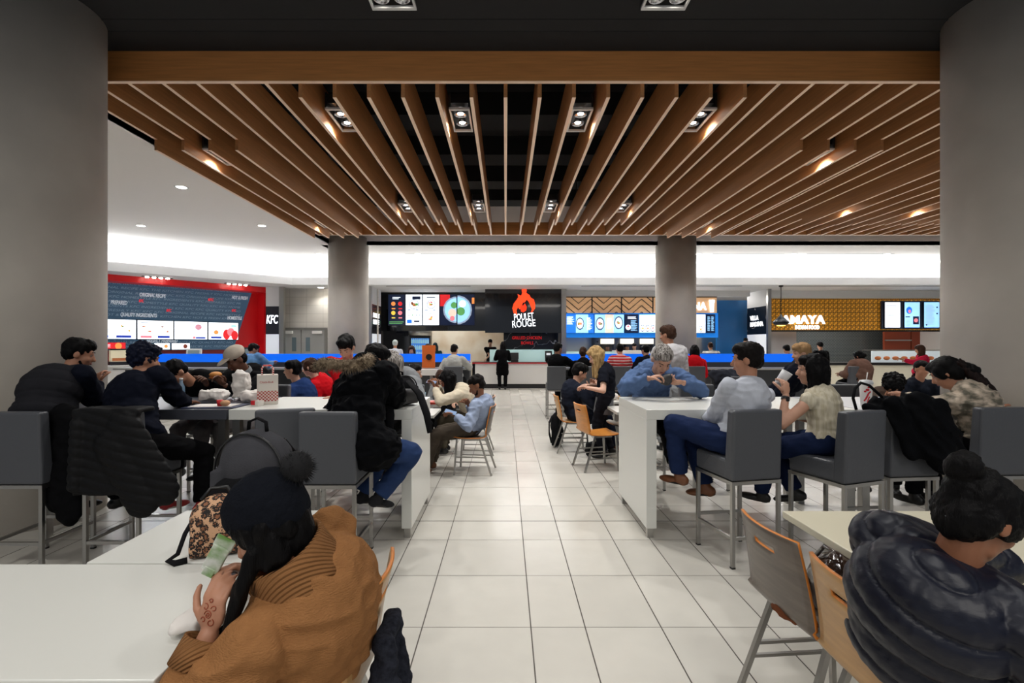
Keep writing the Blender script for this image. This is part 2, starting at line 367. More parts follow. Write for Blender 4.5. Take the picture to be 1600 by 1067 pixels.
# menu screens: one flat picture made of coloured fields
def scr(name, col, e): return M('screen_'+name, col, .3, emit=e, ecol=col)
SC_ = dict(w=scr('white', (238, 246, 255), 1.5), b=scr('blue', (30, 105, 225), 1.2), lb=scr('light_blue', (150, 205, 248), 1.2), n=scr('navy', (16, 30, 62), .5), r=scr('red', (205, 35, 40), 1.0), o=scr('orange', (230, 140, 70), 1.0), y=scr('yellow', (225, 195, 75), 1.0), g=scr('green', (95, 165, 90), .8), p=scr('pink', (225, 120, 130), 1.), k=scr('black', (10, 12, 20), .1), br=scr('brown', (120, 62, 45), .7), t=scr('tan', (228, 200, 180), 1.1), gr=scr('grey', (150, 165, 185), .8), db=scr('deep_blue', (40, 60, 160), .9))
SK = list(SC_); SM = [SC_[k] for k in SK]
def screen(parent, w, h, bg, items, loc=(0, 0, 0), rz=0., name='screen', bezel=.02):
    """items: (kind, x, z, w, h, colour) with x, z fractions of the panel from its lower left"""
    mb = MB(); mb.box(-bezel, w+bezel, 0, .05, -bezel, h+bezel, SK.index('k')); mb.quad((0, -.002, 0), (w, -.002, 0), (w, -.002, h), (0, -.002, h), SK.index(bg))
    y = -.003
    for n_, it in enumerate(items):
        kd, x, z, a, b_, c = it; m = SK.index(c); y = -.003-.0004*n_
        if kd == 'r': mb.quad((x*w, y, z*h), ((x+a)*w, y, z*h), ((x+a)*w, y, (z+b_)*h), (x*w, y, (z+b_)*h), m)
        elif kd == 'c':
            v = [(x*w+a*w*math.cos(t*PI/9), y, z*h+a*w*math.sin(t*PI/9)*b_) for t in range(18)]
            v = [(min(max(p[0], 0), w), p[1], min(max(p[2], 0), h)) for p in v]; mb.add(v, [list(range(18))], m)
        elif kd == 'l':
            r_ = random.Random(n_*7+int(x*100))
            nl = max(1, int(b_/.045))
            for q in range(nl):
                zz_ = z+b_*(q+.3)/nl; ww = a*(.6+.4*r_.random()); mb.quad((x*w, y, zz_*h), ((x+ww)*w, y, zz_*h), ((x+ww)*w, y, (zz_+b_/nl*.42)*h), (x*w, y, (zz_+b_/nl*.42)*h), m)
    o = mb.build(name, SM, parent, loc, rz); return o
# ---------------- shop fronts ----------------
blackg = M('black_gloss', (12, 14, 20), .12, coat=.5); marb = M('black_marble', (14, 14, 17), .2, var=0, col2=None)
N, L, b = nodes_of(marb)
tc = N.new('ShaderNodeTexCoord'); w1 = N.new('ShaderNodeTexNoise'); w1.inputs['Scale'].default_value = .9; w1.inputs['Detail'].default_value = 3
L.new(tc.outputs['Object'], w1.inputs[0]); sub = N.new('ShaderNodeMath'); sub.operation = 'SUBTRACT'; sub.inputs[1].default_value = .5; L.new(w1.outputs[0], sub.inputs[0])
ab = N.new('ShaderNodeMath'); ab.operation = 'ABSOLUTE'; L.new(sub.outputs[0], ab.inputs[0]); cr = N.new('ShaderNodeValToRGB'); L.new(ab.outputs[0], cr.inputs[0])
cr.color_ramp.elements[0].color = srgb(170, 170, 175); cr.color_ramp.elements[1].position = .006; cr.color_ramp.elements[1].color = srgb(14, 14, 17); L.new(cr.outputs[0], b.inputs['Base Color'])
cream_marble = M('cream_marble', (214, 206, 190), .3, col2=(196, 178, 152), vscale=1.2)
def wtile(name, c, c2, sx, sz, gw=.02, rough=.3, off=0.):
    m = M(name, c, rough); N, L, b = nodes_of(m); tc = N.new('ShaderNodeTexCoord'); sp = N.new('ShaderNodeSeparateXYZ'); cb = N.new('ShaderNodeCombineXYZ')
    L.new(tc.outputs['Object'], sp.inputs[0]); ad = N.new('ShaderNodeMath'); L.new(sp.outputs[0], ad.inputs[0]); L.new(sp.outputs[1], ad.inputs[1]); L.new(ad.outputs[0], cb.inputs[0]); L.new(sp.outputs[2], cb.inputs[1])
    br = N.new('ShaderNodeTexBrick'); br.offset = off; br.inputs['Scale'].default_value = 1; br.inputs['Brick Width'].default_value = sx; br.inputs['Row Height'].default_value = sz; br.inputs['Mortar Size'].default_value = gw
    br.inputs['Color1'].default_value = srgb(*c); br.inputs['Color2'].default_value = srgb(*[q*.96 for q in c]); br.inputs['Mortar'].default_value = srgb(*c2)
    L.new(cb.outputs[0], br.inputs[0]); L.new(br.outputs[0], b.inputs['Base Color']); return m
cream_tile = wtile('cream_wall_tile', (205, 200, 190), (165, 160, 150), .6, .3, .006)
dark_tile = wtile('dark_wall_tile', (72, 80, 84), (110, 116, 118), .12, .06, .006, .2, .5)
red_p = M('red_panel', (190, 14, 20), .35, emit=.12, ecol=(200, 10, 16)); grey_cab = M('dark_grey_laminate', (66, 68, 72), .5); cab_w = M('white_laminate', (226, 224, 220), .35)
blue_glass = M('blue_band', (0, 96, 215), .35, emit=.75, ecol=(0, 100, 240)); aqua = M('aqua_glass', (176, 206, 206), .15, emit=.25, ecol=(190, 225, 222))
def bx(nm, mat, x0, x1, y0, y1, z0, z1, p=None, bevel=0.): return MB().box(x0, x1, y0, y1, z0, z1).build(nm, mat, p, bevel=bevel)
def struct(o): return tag(o, kind='structure')
# --- black menu shop (left of centre): menu wall, sign, counter ---
D = 18.6
# far-left opening walls
struct(bx('wall_shop_black', blackg, zx(590, 19.4), zx(645, 19.4), 20.3, 20.4, 0, 3.5)); struct(bx('wall_marble_cream', cream_marble, zx(640, 20.9), zx(787, 20.9), 20.9, 21, 0, 3.4))
struct(bx('wall_black_marble', marb, zx(787, 19), zx(872, 19), 19, 19.1, 0, 2.6))
r = empty('menu_board', (zx(590, D), D, zz(517, D)), label='wide black menu board with five bright food screens above the marble kitchen', cat='menu board')
w = zx(760, D)-zx(590, D); h = zz(452, D)-zz(517, D)
bx('panel', blackg, 0, w, 0, .25, 0, h, r)
px = [607.5, 634.5, 661.5, 688, 715, 743]
fr_ = random.Random(11)
def food(x, z, s, c, asp=1):
    o = [('c', x, z, s, asp, 'gr'), ('c', x, z, s*.86, asp, 'w' if c != 'w' else 't')]
    for q in range(11): a = fr_.random()*6.28; d = fr_.random()*s*.55; o.append(('c', x+d*math.cos(a), z+d*math.sin(a)*.6, s*(.14+.2*fr_.random()), asp*(.5+.5*fr_.random()), fr_.choice([c, c, 'g', 'o', 'y', 'br', c])))
    return o
sets = [('n', [('l', .25, .84, .5, .09, 'w'), ('c', .3, .70, .13, 1, 'o'), ('c', .72, .70, .13, 1, 'r'), ('c', .3, .40, .13, 1, 'y'), ('c', .72, .40, .13, 1, 'p'), ('r', .2, .52, .22, .04, 'o'), ('r', .62, .52, .22, .04, 'r'), ('r', .2, .22, .22, .04, 'y'), ('r', .62, .22, .22, .04, 'p'), ('l', .05, .03, .9, .1, 'g')]),
        ('w', [('r', .4, .84, .5, .1, 'n')]+food(.5, .68, .3, 'br')+[('l', .1, .46, .3, .08, 'gr'), ('l', .6, .46, .3, .08, 'gr'), ('c', .2, .33, .04, 1, 'gr'), ('c', .42, .33, .04, 1, 'g'), ('c', .66, .33, .04, 1, 'gr'), ('c', .86, .33, .04, 1, 'gr'), ('r', .08, .06, .3, .12, 'b'), ('r', .5, .1, .35, .05, 'n')]),
        ('w', [('l', .22, .88, .55, .06, 'n')]+food(.5, .68, .28, 'r')+[('l', .1, .46, .3, .06, 'gr'), ('l', .6, .46, .3, .06, 'gr'), ('l', .35, .37, .3, .04, 'gr')]+food(.5, .2, .2, 'p')),
        ('n', [('r', 0, .62, .6, .38, 'r'), ('c', 1, .5, .82, 1, 'gr'), ('c', 1, .5, .72, 1, 'lb'), ('c', .75, .4, .25, 1, 't'), ('c', .85, .65, .2, 1, 'g'), ('c', .75, .22, .15, 1, 'p')]),
        ('n', [('c', 0, .5, .86, 1, 'gr'), ('c', 0, .5, .76, 1, 'lb'), ('c', .2, .45, .25, 1, 'g'), ('c', .3, .7, .2, 1, 'w'), ('r', .85, .7, .15, .2, 'o')])]
for a, c, (bg, it) in zip(px, px[1:], sets):
    screen(r, (c-a-1.6)/FPX*D, zz(460.5, D)-zz(508, D), bg, it, (zx(a, D)-zx(590, D), -.06, zz(508, D)-zz(517, D)))
D = 17.55
r = empty('restaurant_sign', (zx(758, D), D, zz(520, D)), label='glossy black sign with an orange flame above white lettering', cat='sign')
w = zx(877, D)-zx(758, D); bx('panel', blackg, 0, w, 0, .12, 0, zz(445, D)-zz(520, D), r)
S = lambda px_, py_: (zx(px_, D)-zx(758, D), -.03, zz(py_, D)-zz(520, D))
fl = [(811, 514-11), (803, 498), (801, 487), (805, 476), (811, 468), (809, 474), (815, 468), (812, 458), (818, 452), (821, 447.5), (822, 456), (827, 462), (829, 470), (833, 468), (835, 477), (836, 487), (833, 496), (828, 490), (827, 480), (822, 474), (823, 482), (820, 489), (814, 490), (811, 484), (807, 492)]
out = [(808, 501), (802.5, 497), (800.6, 488), (802.5, 479), (807, 472), (810, 466), (808.5, 460), (814, 464), (816, 458), (815, 452), (819, 450), (820.5, 447), (823, 453), (822, 458), (827, 462), (829, 467), (834, 471), (836, 480), (836, 488), (832, 495), (829, 498), (831, 490), (829, 483), (826, 475), (823, 471), (820, 476), (817, 477), (815, 484), (812, 490), (809, 486), (807, 492), (808, 501)]
def poly_prism(mb, pts, th, m=0):
    n = len(pts); v = [Vector(p) for p in pts]+[Vector(p)+Vector((0, -th, 0)) for p in pts]
    k = len(mb.v); mb.v += [tuple(p) for p in v]
    mb.f.append([k+n+i for i in range(n)]); mb.m.append(m); mb.sm.append(False)
    for i in range(n): j = (i+1) % n; mb.f.append([k+i, k+j, k+n+j, k+n+i]); mb.m.append(m); mb.sm.append(False)
out = [(x, 449+(y-447)*.80) for x, y in out]; mb = MB(); poly_prism(mb, [S(*p) for p in out[:-1]], .03); mb.build('flame', M('flame_orange', (250, 80, 35), .4, emit=1.3, ecol=(250, 62, 24)), r)
mb = MB(); poly_prism(mb, [S(*p) for p in ((813, 481), (815, 476), (817, 478), (820, 474), (823, 480), (822, 485), (818, 488), (814, 487))], .036); mb.build('flame', M('flame_inner', (246, 62, 24), .4, emit=1.0, ecol=(240, 50, 20)), r)
for px0, py0, px1, s in ((803, 501, 833.5, 'POULET'), (800, 512, 836, 'ROUGE')):
    a = S(px0, py0); o = text(s, .35, wl, r, (a[0], a[1]-.02, a[2]), (PI/2, -.07, 0), width=(px1-px0)/FPX*D, bold=.001, ext=.02)
tr = empty('wall_lettering', (zx(800, 18.9), 18.95, zz(530, 18.9)), label='red lettering on the black marble wall behind the counter', cat='sign')
text('GRILLED CHICKEN', .17, red_l, tr, (0, 0, 0), width=46/FPX*18.9, ext=.012); text('BOWLS', .17, red_l, tr, (.35, 0, -.2), width=19/FPX*18.9, ext=.012)
# counter
D = 17.6
r = empty('service_counter', (zx(738, D), D, 0), label='long white service counter with a red edge and black base', cat='counter')
x1 = zx(900, D)-zx(738, D); bx('front', cab_w, .1, x1, 0, .7, .16, .9, r); bx('base', M('black_base', (36, 36, 38), .5), 0, x1, .03, .7, 0, .16, r); bx('red_edge', M('red_edge', (190, 20, 30), .4), 0, x1, -.04, .72, .90, .935, r); bx('worktop', M('dark_top', (60, 55, 52), .3), 0, x1, -.04, .72, .935, .96, r); bx('post', blackg, 0, .1, 0, .6, .16, .9, r)
r = empty('glass_screen', (zx(765, 17.7), 17.75, .96), label='pale aqua glass screen standing on the service counter', cat='glass screen')
bx('pane', aqua, 0, zx(866, 17.7)-zx(765, 17.7), 0, .02, 0, .45, r)
def terminal(x, y, z, lab, s=1.):
    r = empty('payment_terminal', (x, y, z), label=lab, cat='cash register'); mb = MB(); mb.box(-.14*s, .14*s, 0, .25*s, 0, .1*s); mb.build('base', M('black_plastic', (20, 20, 22), .4), r, bevel=.01)
    mb = MB(); mb.obox((0, .08*s, .22*s), (.3*s, .03, .24*s), Matrix.Rotation(-.25, 3, 'X')); mb.build('display', M('black_plastic'), r, bevel=.008); return r
terminal(zx(775, 17.7), 17.75, .96, 'black payment terminal left of the standing woman in black'); terminal(zx(804, 17.5), 17.62, .96, 'black card machine on the counter right of the standing woman')
r = empty('notice_board', (zx(852, 17.4), 17.5, .96), label='small black notice with white marks at the counter end', cat='notice'); bx('board', M('black_plastic'), 0, .25, 0, .02, .02, .4, r); bx('print', wl_s, .05, .2, -.004, 0, .25, .33, r)
# drinks fridge and hood
r = empty('drinks_fridge', (zx(655, 19.6), 19.8, 0), label='lit drinks fridge with rows of bottles under a steel drum', cat='fridge')
bx('cabinet', M('black_plastic'), -.42, .42, 0, .4, 0, 1.95, r); bx('glass_front', M('fridge_light', (60, 120, 200), .2, emit=.6, ecol=(70, 130, 210)), -.37, .37, -.01, 0, 1.0, 1.85, r)
for z in (1.1, 1.38, 1.64):
    mb = MB()
    for k in range(9): mb.lathe((-.33+k*.082, -.04, z), [(.028, 0), (.028, .13), (.012, .17), (.012, .2)], 8)
    mb.build('bottle_row', M('bottles', (150, 190, 200), .3, emit=.5, ecol=(160, 210, 215)), r)
MB().lathe((0, .1, 1.96), [(.48, 0), (.48, .32)], 32).build('steel_drum', steel, r)
# stainless pillar
struct(bx('trim_1', steel, zx(877, 17.5), zx(884.5, 17.5), 17.45, 17.7, 0, 3.6))
# --- wood chevron shop ---
D = 18.0
struct(bx('wall_header_right', white_p, zx(884, D), zx(1172, D), 18.0, 18.3, zz(463, D), 3.6))
cw = M('chevron_wood', (222, 176, 130), .5, var=.1, vscale=2.5, vstretch=(1, 4, 8), emit=.3)  # emission added to the wood so the dim boards look better lit
blk = M('black_strip', (20, 18, 18), .6)
r = empty('chevron_panel', (zx(884, D), D, zz(490, D)), label='pale wood header panel with black herringbone strips', cat='wall panel')
wd = zx(1120, D)-zx(884, D); hh = zz(463.5, D)-zz(490, D)
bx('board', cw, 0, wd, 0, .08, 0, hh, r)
mb = MB(); mb.box(0, wd, -.02, 0, hh-.03, hh); ux = (zx(925, D)-zx(880, D)); x = -ux*.1
lim = zx(1021, D)-zx(884, D)
def clipbar(x0, z0, x1, z1):
    n = 24; pts = [(x0+(x1-x0)*i/n, z0+(z1-z0)*i/n) for i in range(n+1)]; pts = [p for p in pts if 0 <= p[0] <= lim and 0 <= p[1] <= hh]
    if len(pts) > 1: mb.bar((pts[0][0], -.012, pts[0][1]), (pts[-1][0], -.012, pts[-1][1]), .045, .02)
cell = .47; k = 0
while k*cell < lim:
    for q in range(-3, 5):
        z0 = q*.24-.1; x0 = k*cell; n = 20; pts = [(x0+cell*i/n, z0+(.40*i/n if k % 2 else .40*(1-i/n))) for i in range(n+1)]; pts = [p for p in pts if p[0] <= lim and 0 <= p[1] <= hh]
        if len(pts) > 1: mb.bar((pts[0][0], -.012, pts[0][1]), (pts[-1][0], -.012, pts[-1][1]), .06, .02)
    k += 1
for px_ in (925, 971, 1020): mb.box(zx(px_, D)-zx(884, D)-.02, zx(px_, D)-zx(884, D)+.02, -.022, 0, 0, hh)
mb.build('strips', blk, r)
sg = empty('backlit_sign', (zx(1046, D), D-.06, zz(484.5, D)), label='white backlit sign ending in a cup symbol on the wood header', cat='sign')
text('MADINA', .42, wl, sg, (0, 0, 0), width=56/FPX*D, bold=.006, ext=.03)
a = zx(1111, D)-zx(1046, D)
mb = MB(); poly_prism(mb, [(a-.09, 0, .36), (a-.06, 0, -.08), (a+.06, 0, -.08), (a+.09, 0, .36)], .03); mb.box(a-.1, a+.1, -.03, 0, .29, .38); mb.build('cup_symbol', wl, sg)
DS = 17.9
r = empty('menu_board', (zx(884, DS), DS, zz(524, DS)), label='long blue menu board with four screens below the herringbone panel', cat='menu board')
fr = M('blue_frame', (10, 110, 200), .4, emit=.5, ecol=(10, 120, 220))
bx('frame', fr, 0, zx(1122, DS)-zx(884, DS), 0, .1, -.08, zz(489, DS)-zz(524, DS), r)
bowl = lambda x, z, s: [('c', x, z, s*1.15, 1.5, 'n')]+food(x, z, s, 'p', 1.5)
sets = [(884.5, 928, 'b', [('r', .35, 0, .45, 1, 'lb'), ('l', .02, .45, .28, .45, 'w'), ('l', .75, .15, .2, .7, 'w')]+bowl(.5, .5, .13)), (929, 975, 'lb', [('r', .36, 0, .28, 1, 't')]+bowl(.18, .5, .13)+bowl(.82, .55, .13)+[('l', .42, .2, .18, .6, 'w')]),
        (976, 997, 'n', [('l', .2, .75, .7, .15, 'w'), ('l', .45, .1, .5, .6, 'lb'), ('c', .25, .3, .2, 1, 'w'), ('c', .25, .35, .1, 1, 'p')]), (998, 1025, 'lb', [('r', .04, .04, .92, .92, 'w'), ('l', .15, .55, .7, .3, 'gr')]+bowl(.2, .25, .12)+bowl(.5, .25, .12)+bowl(.8, .25, .12)),
        (1087, 1102, 'w', [('l', .1, .4, .8, .45, 'gr')]+bowl(.5, .2, .2)), (1103, 1117, 'n', [('l', .1, .1, .35, .8, 'lb'), ('l', .55, .1, .35, .8, 'lb')])]
for a, c, bg, it in sets: screen(r, (c-a-.8)/FPX*DS, zz(491.5, DS)-zz(520, DS), bg, it, (zx(a, DS)-zx(884, DS), -.055, zz(520, DS)-zz(524, DS)), bezel=.008)
# kitchen behind
struct(bx('wall_steel', steel, zx(884, 20), zx(1120, 20), 20, 20.1, 0, 2.6)); struct(bx('wall_blue', M('blue_wall', (8, 92, 150), .4, var=.1, vscale=1.5), zx(1120, 19.2), zx(1172, 19.2), 19.2, 19.3, 0, 3.35))
r = empty('beverage_station', (zx(936, 19), 19.1, 0), label='steel drinks station with three glowing white heads', cat='drinks machine')
bx('body', dsteel, -.1, 2.5, .1, .7, 0, 2.0, r)
for k in range(3):
    x = .1+k*.78; bx('lit_head', M('lit_head', (240, 235, 215), .4, emit=1.6, ecol=(250, 240, 215)), x, x+.5, -.05, .12, 1.62, 1.82, r); bx('bay', blackg, x, x+.5, .0, .12, 1.25, 1.6, r)
    MB().cyl((x+.25, -.02, 1.3), (x+.25, -.02, 1.5), .07).build('jug', M('amber', (140, 95, 60), .3), r)
D = 17.6
r = empty('service_counter', (zx(960, D), D, 0), label='pale counter with a white ledge beneath the long blue menu', cat='counter')
bx('body', cab_w, -1.75, zx(1120, D)-zx(960, D), 0, .6, 0, 1.0, r); bx('ledge', cab_w, 0, zx(1015, D)-zx(960, D), -.05, .4, 1.2, 1.38, r); bx('glass', aqua, -1.75, 0, 0, .02, 1.0, 1.34, r)
# blade panels between shops (face towards the aisle)
def blade(X, d0, d1, lab, inner, words, face=-1):
    r = empty('blade_sign', (X, d0, 0), label=lab, cat='sign'); th = .12*-face
    bx('white_top', white_p, min(0, th), max(0, th), .12, d1-d0, zz(478, 17.6), 3.6, r); bx('black_panel', inner, min(0, th)-.004, max(0, th)+.004, .12, d1-d0, zz(522, 17.6), zz(478, 17.6), r)
    bx('white_base', M('lit_white', (225, 230, 238), .5, emit=.25), min(0, th), max(0, th), .12, d1-d0, 0, zz(522, 17.6), r); bx('steel_edge', steel, min(0, th), max(0, th)+.0, 0, .12, 0, 3.62, r)
    for k, (t, sz, z) in enumerate(words):
        if face < 0: text(t, sz, wl, r, (-.01, d1-d0-.25, z), (PI/2, 0, -PI/2), ext=.008, bold=.004)
        else: text(t, sz, wl, r, (.01, .25, z), (PI/2, 0, PI/2), ext=.008, bold=.006)
    return r
blade(9.45, 17.4, 18.9, 'angled side panel with white lettering between the blue wall and the gold lattice', marb, [('VILLA', .24, 2.52), ('MADINA', .24, 2.28)], -1)
blade(-4.62, 16.6, 17.9, 'black side panel with small white lettering beside the far left concrete column', marb, [('POULET', .22, 2.55), ('ROUGE', .22, 2.32)], 1)
# --- gold lattice shop ---
D = 18.0
struct(bx('wall_header_gold', white_p, 9.5, 17.5, 18.0, 18.3, zz(466, D), 3.6))
gold = M('gold_lattice', (206, 150, 40), .35, .3, emit=.22, ecol=(230, 165, 40)); N, L, b = nodes_of(gold)
tc = N.new('ShaderNodeTexCoord'); sp = N.new('ShaderNodeSeparateXYZ'); L.new(tc.outputs['Object'], sp.inputs[0])
def mth(op, *a):
    n = N.new('ShaderNodeMath'); n.operation = op
    for i, q in enumerate(a):
        if isinstance(q, (int, float)): n.inputs[i].default_value = q
        else: L.new(q, n.inputs[i])
    return n.outputs[0]
kx = 2*PI/.165; sx_ = mth('MULTIPLY', sp.outputs[0], kx); sz_ = mth('MULTIPLY', sp.outputs[2], kx)
v = mth('ADD', mth('MULTIPLY', mth('COSINE', sx_), mth('COSINE', sz_)), mth('MULTIPLY', mth('COSINE', mth('MULTIPLY', mth('ADD', sx_, sz_), .5)), mth('COSINE', mth('MULTIPLY', mth('SUBTRACT', sx_, sz_), 1.5))))
st = mth('GREATER_THAN', mth('ABSOLUTE', v), .62)
mx = N.new('ShaderNodeMix'); mx.data_type = 'RGBA'; L.new(st, mx.inputs[0]); mx.inputs[6].default_value = srgb(206, 142, 36); mx.inputs[7].default_value = srgb(34, 20, 8)
L.new(mx.outputs[2], b.inputs['Base Color']); L.new(mx.outputs[2], b.inputs['Emission Color']); b.inputs['Emission Strength'].default_value = .28
r = empty('lattice_panel', (zx(1205, D), D, zz(516, D)), label='long backlit gold lattice header over the right shop', cat='wall panel')
bx('lattice', gold, 0, 17.4-zx(1205, D), 0, .08, 0, zz(466.5, D)-zz(516, D), r); bx('frame', blk, 0, 17.4-zx(1205, D), -.02, .1, -.05, 0, r)
sg = empty('backlit_sign', (zx(1219, D), D-.1, zz(506, D)), label='white serif style sign glowing on the gold lattice', cat='sign')
text('AMAYA', .46, wl, sg, (0, 0, 0), width=67/FPX*D, ext=.04, bold=.003); text('INDIAN FOOD', .2, wl, sg, (.5, 0, -.2), width=37/FPX*D, ext=.02)
D = 17.9
r = empty('menu_board', (zx(1378, D), D, zz(514, D)), label='three tall pale blue menu screens on the gold lattice', cat='menu board'); navy = M('navy_frame', (34, 48, 72), .5)
bx('frame', navy, 0, zx(1467, D)-zx(1378, D), 0, .08, 0, zz(470, D)-zz(514, D), r)
for k, a in enumerate((1381, 1411.5, 1442)):
    it = [[('l', .05, .75, .8, .15, 'n'), ('l', .05, .45, .7, .2, 'n'), ('l', .05, .05, .6, .3, 'gr')], [('c', .3, .68, .2, 1.2, 'b'), ('c', .33, .64, .09, 1.2, 'p'), ('r', .05, .4, .3, .04, 'n'), ('r', .55, .12, .4, .32, 'n'), ('c', .75, .28, .13, 1, 'p'), ('l', .1, .05, .35, .3, 'gr')], [('l', .1, .1, .65, .8, 'gr'), ('c', .85, .8, .06, 1, 'n'), ('c', .85, .55, .06, 1, 'n'), ('c', .15, .1, .06, 1, 'n')]][k]
    screen(r, 23.5/FPX*D, zz(472, D)-zz(511, D), 'lb' if k else 'w', it, (zx(a, D)-zx(1378, D), -.055, .06), bezel=.01)
struct(bx('wall_dark_tile', dark_tile, zx(1225, 21), 17.5, 21, 21.1, 0, 2.6)); struct(bx('wall_grey_panel', M('pale_grey', (160, 158, 160), .6), zx(1204, 18.2), zx(1230, 19), 18.4, 18.5, 0, 2.2))
r = empty('wall_panel', (zx(1394, 20), 20.4, 0), label='red brown wall panels behind the right service counter', cat='wall panel'); rb = M('terracotta', (150, 68, 42), .5)
bx('panel', rb, 0, 1.1, 0, .1, 0, 2.2, r); bx('panel', rb, 1.14, 1.7, 0, .1, 0, 2.2, r); bx('rail', steel, 0, 1.1, -.06, 0, 1.75, 1.8, r)
D = 17.6
r = empty('service_counter', (zx(1285, D), D, 0), label='cream counter with glass food display at the right shop', cat='counter')
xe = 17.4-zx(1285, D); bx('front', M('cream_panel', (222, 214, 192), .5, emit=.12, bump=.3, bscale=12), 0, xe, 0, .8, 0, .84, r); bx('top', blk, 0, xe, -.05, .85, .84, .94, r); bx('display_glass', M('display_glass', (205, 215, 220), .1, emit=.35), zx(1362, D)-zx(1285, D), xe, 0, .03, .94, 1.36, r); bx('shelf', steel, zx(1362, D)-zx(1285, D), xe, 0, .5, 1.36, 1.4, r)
mb = MB()
for k in range(7): mb.ell((2.0+k*.32, -.03, 1.1), (.12, .04, .07))
mb.build('food', M('food_orange', (190, 110, 60), .6), r)
r = empty('pendant_lamp', (zx(1231, 16), 16.4, 3.6), label='black domed pendant lamp hanging in front of the gold lattice', cat='pendant lamp')
MB().cyl((0, 0, 0), (0, 0, -1.05), .012).build('cord', blk, r); MB().lathe((0, 0, 0), [(.07, 0), (.07, -.04), (.02, -.06)]).build('ceiling_rose', blk, r)
MB().lathe((0, 0, -1.33), [(.0, .36), (.03, .34), (.05, .28), (.14, .2), (.24, .1), (.25, .06), (.17, -.02), (.16, -.02)], 28).build('shade', M('shade_black', (40, 44, 48), .25, .6), r)
MB().lathe((0, 0, -1.37), [(.13, 0), (.13, .01)]).build('glow_disc', M('warm_glow', (255, 190, 90), emit=3, ecol=(255, 190, 90)), r); lamp('POINT', (0, 0, -1.42), 8, r, color=(1, .75, .4), shadow_soft_size=.08)
# --- double doors and tiled wall ---
D = 17.3
struct(bx('wall_tile', cream_tile, -8.1, -4.6, 17.35, 17.5, 0, 3.6))
door_m = M('door_grey', (150, 150, 146), .5)
for k, (a, c) in enumerate(((440, 470.5), (471.5, 507))):
    r = empty('door_%d' % (k+1), (zx(a, D), 17.3, 0), kind='structure'); w = (c-a)/FPX*D
    bx('door_leaf', door_m, 0, w, -.02, .04, 0, 2.12, r); x = w*.62 if k == 0 else w*.25
    bx('window_pane', M('door_glass', (96, 112, 118), .1), x-.05, x+.1, -.03, -.02, 1.35, 1.85, r); bx('door_closer', cab_w, w*.1 if k == 0 else w*.5, w*.1+.35 if k == 0 else w*.5+.35, -.1, -.02, 1.98, 2.08, r); dh = bx('door_handle', steel, (w-.1) if k == 0 else .05, (w-.06) if k == 0 else .09, -.08, -.02, .95, 1.2, r)
struct(bx('trim_2', M('door_frame', (118, 116, 110), .5), zx(438, D), zx(511, D), 17.26, 17.34, 2.12, 2.2))
struct(bx('trim_3', M('door_frame'), zx(508, D), zx(511, D), 17.24, 17.34, 0, 2.12))
# --- red shop on the diagonal ---
A = Vector((-11.72, 14.2)); B = Vector((-9.35, 16.8)); U = (B-A).normalized(); ang = math.atan2(U.y, U.x); LEN = (B-A).length
shop = empty('shop_wall', (A.x, A.y, 0), ang, label='dark mural wall with rows of pale lettering above red counters', cat='mural wall')
mural = M('mural_blue_lit', (44, 62, 80), .5, var=.35, vscale=.8, emit=.35, ecol=(60, 100, 130))  # emission stands in for the blue light falling on the mural
mb = MB(); poly_prism(mb, [(-4, 0, 1.42), (LEN-.12, 0, 1.42), (LEN+.5, 0, 3.5), (-4, 0, 3.5)], .04); mb.build('mural_panel', mural, shop)
bx('red_frame', red_p, -4, LEN+.95, -.6, .05, 3.42, 3.6, shop); bx('red_side', red_p, LEN-.6, LEN+1.05, .05, .12, 0, 3.6, shop); bx('red_pier', red_p, LEN+.72, LEN+1.05, -.5, .05, 0, 3.6, shop)
bx('red_base', M('red_dark', (120, 12, 20), .5), -4, LEN, -.01, .04, 0, 1.42, shop)
soft = M('letter_faint', (135, 155, 170), .6, emit=.12); rs = random.Random(5); words = ['ORIGINAL RECIPE', 'QUALITY', 'INGREDIENTS', 'HOT & FRESH', 'KFC', 'HOMESTYLE', 'FRESHLY', 'PREPARED', 'THE KITCHEN']
for i in range(15):
    line = ''
    while len(line) < 66: line += rs.choice(words)+' KFC '
    if 1.72 < 1.5+i*.135 < 2.33: continue
    text(line[:66], .1, soft, shop, (-1.2, -.045, 1.5+i*.135), shear=.25, width=LEN+1.05 if i < 6 else LEN+1.3, ext=.002)
WU = lambda px_, py_: None
def on_mural(px_, py_):  # point of the mural plane seen at a pixel
    dx = (px_-VX)/FPX; t = (A.y*U.x-A.x*U.y)/(U.x-dx*U.y); s_ = ((dx*t-A.x)*U.x+(t-A.y)*U.y); return s_, EYE-(py_-VY)/FPX*t, t
for t_, px_, py_, w_, m_ in (('ORIGINAL RECIPE', 217, 463, 41, wl_s), ('QUALITY INGREDIENTS', 187, 494, 57, wl_s), ('HOT & FRESH', 361, 467, 25, wl_s), ('HOMESTYLE', 354, 499, 23, wl_s), ('PREPARED', 172, 475, 26, wl_s), ('FRESHLY PREPARED', 228, 535, 48, wl_s), ('KFC', 216, 472, 8, red_l), ('KFC', 324, 470, 9, red_l), ('KFC', 259, 487, 8, red_l), ('KFC', 361, 487, 7, red_l)):
    s0, z0, _ = on_mural(px_, py_); s1, _, _ = on_mural(px_+w_, py_)
    text(t_, .16 if m_ is wl_s else .12, m_, shop, (s0, -.06, z0), shear=.25, width=s1-s0, ext=.01, bold=.003)
r = empty('menu_board', (A.x, A.y, 0), ang, label='row of four bright white menu screens on the dark mural', cat='menu board')
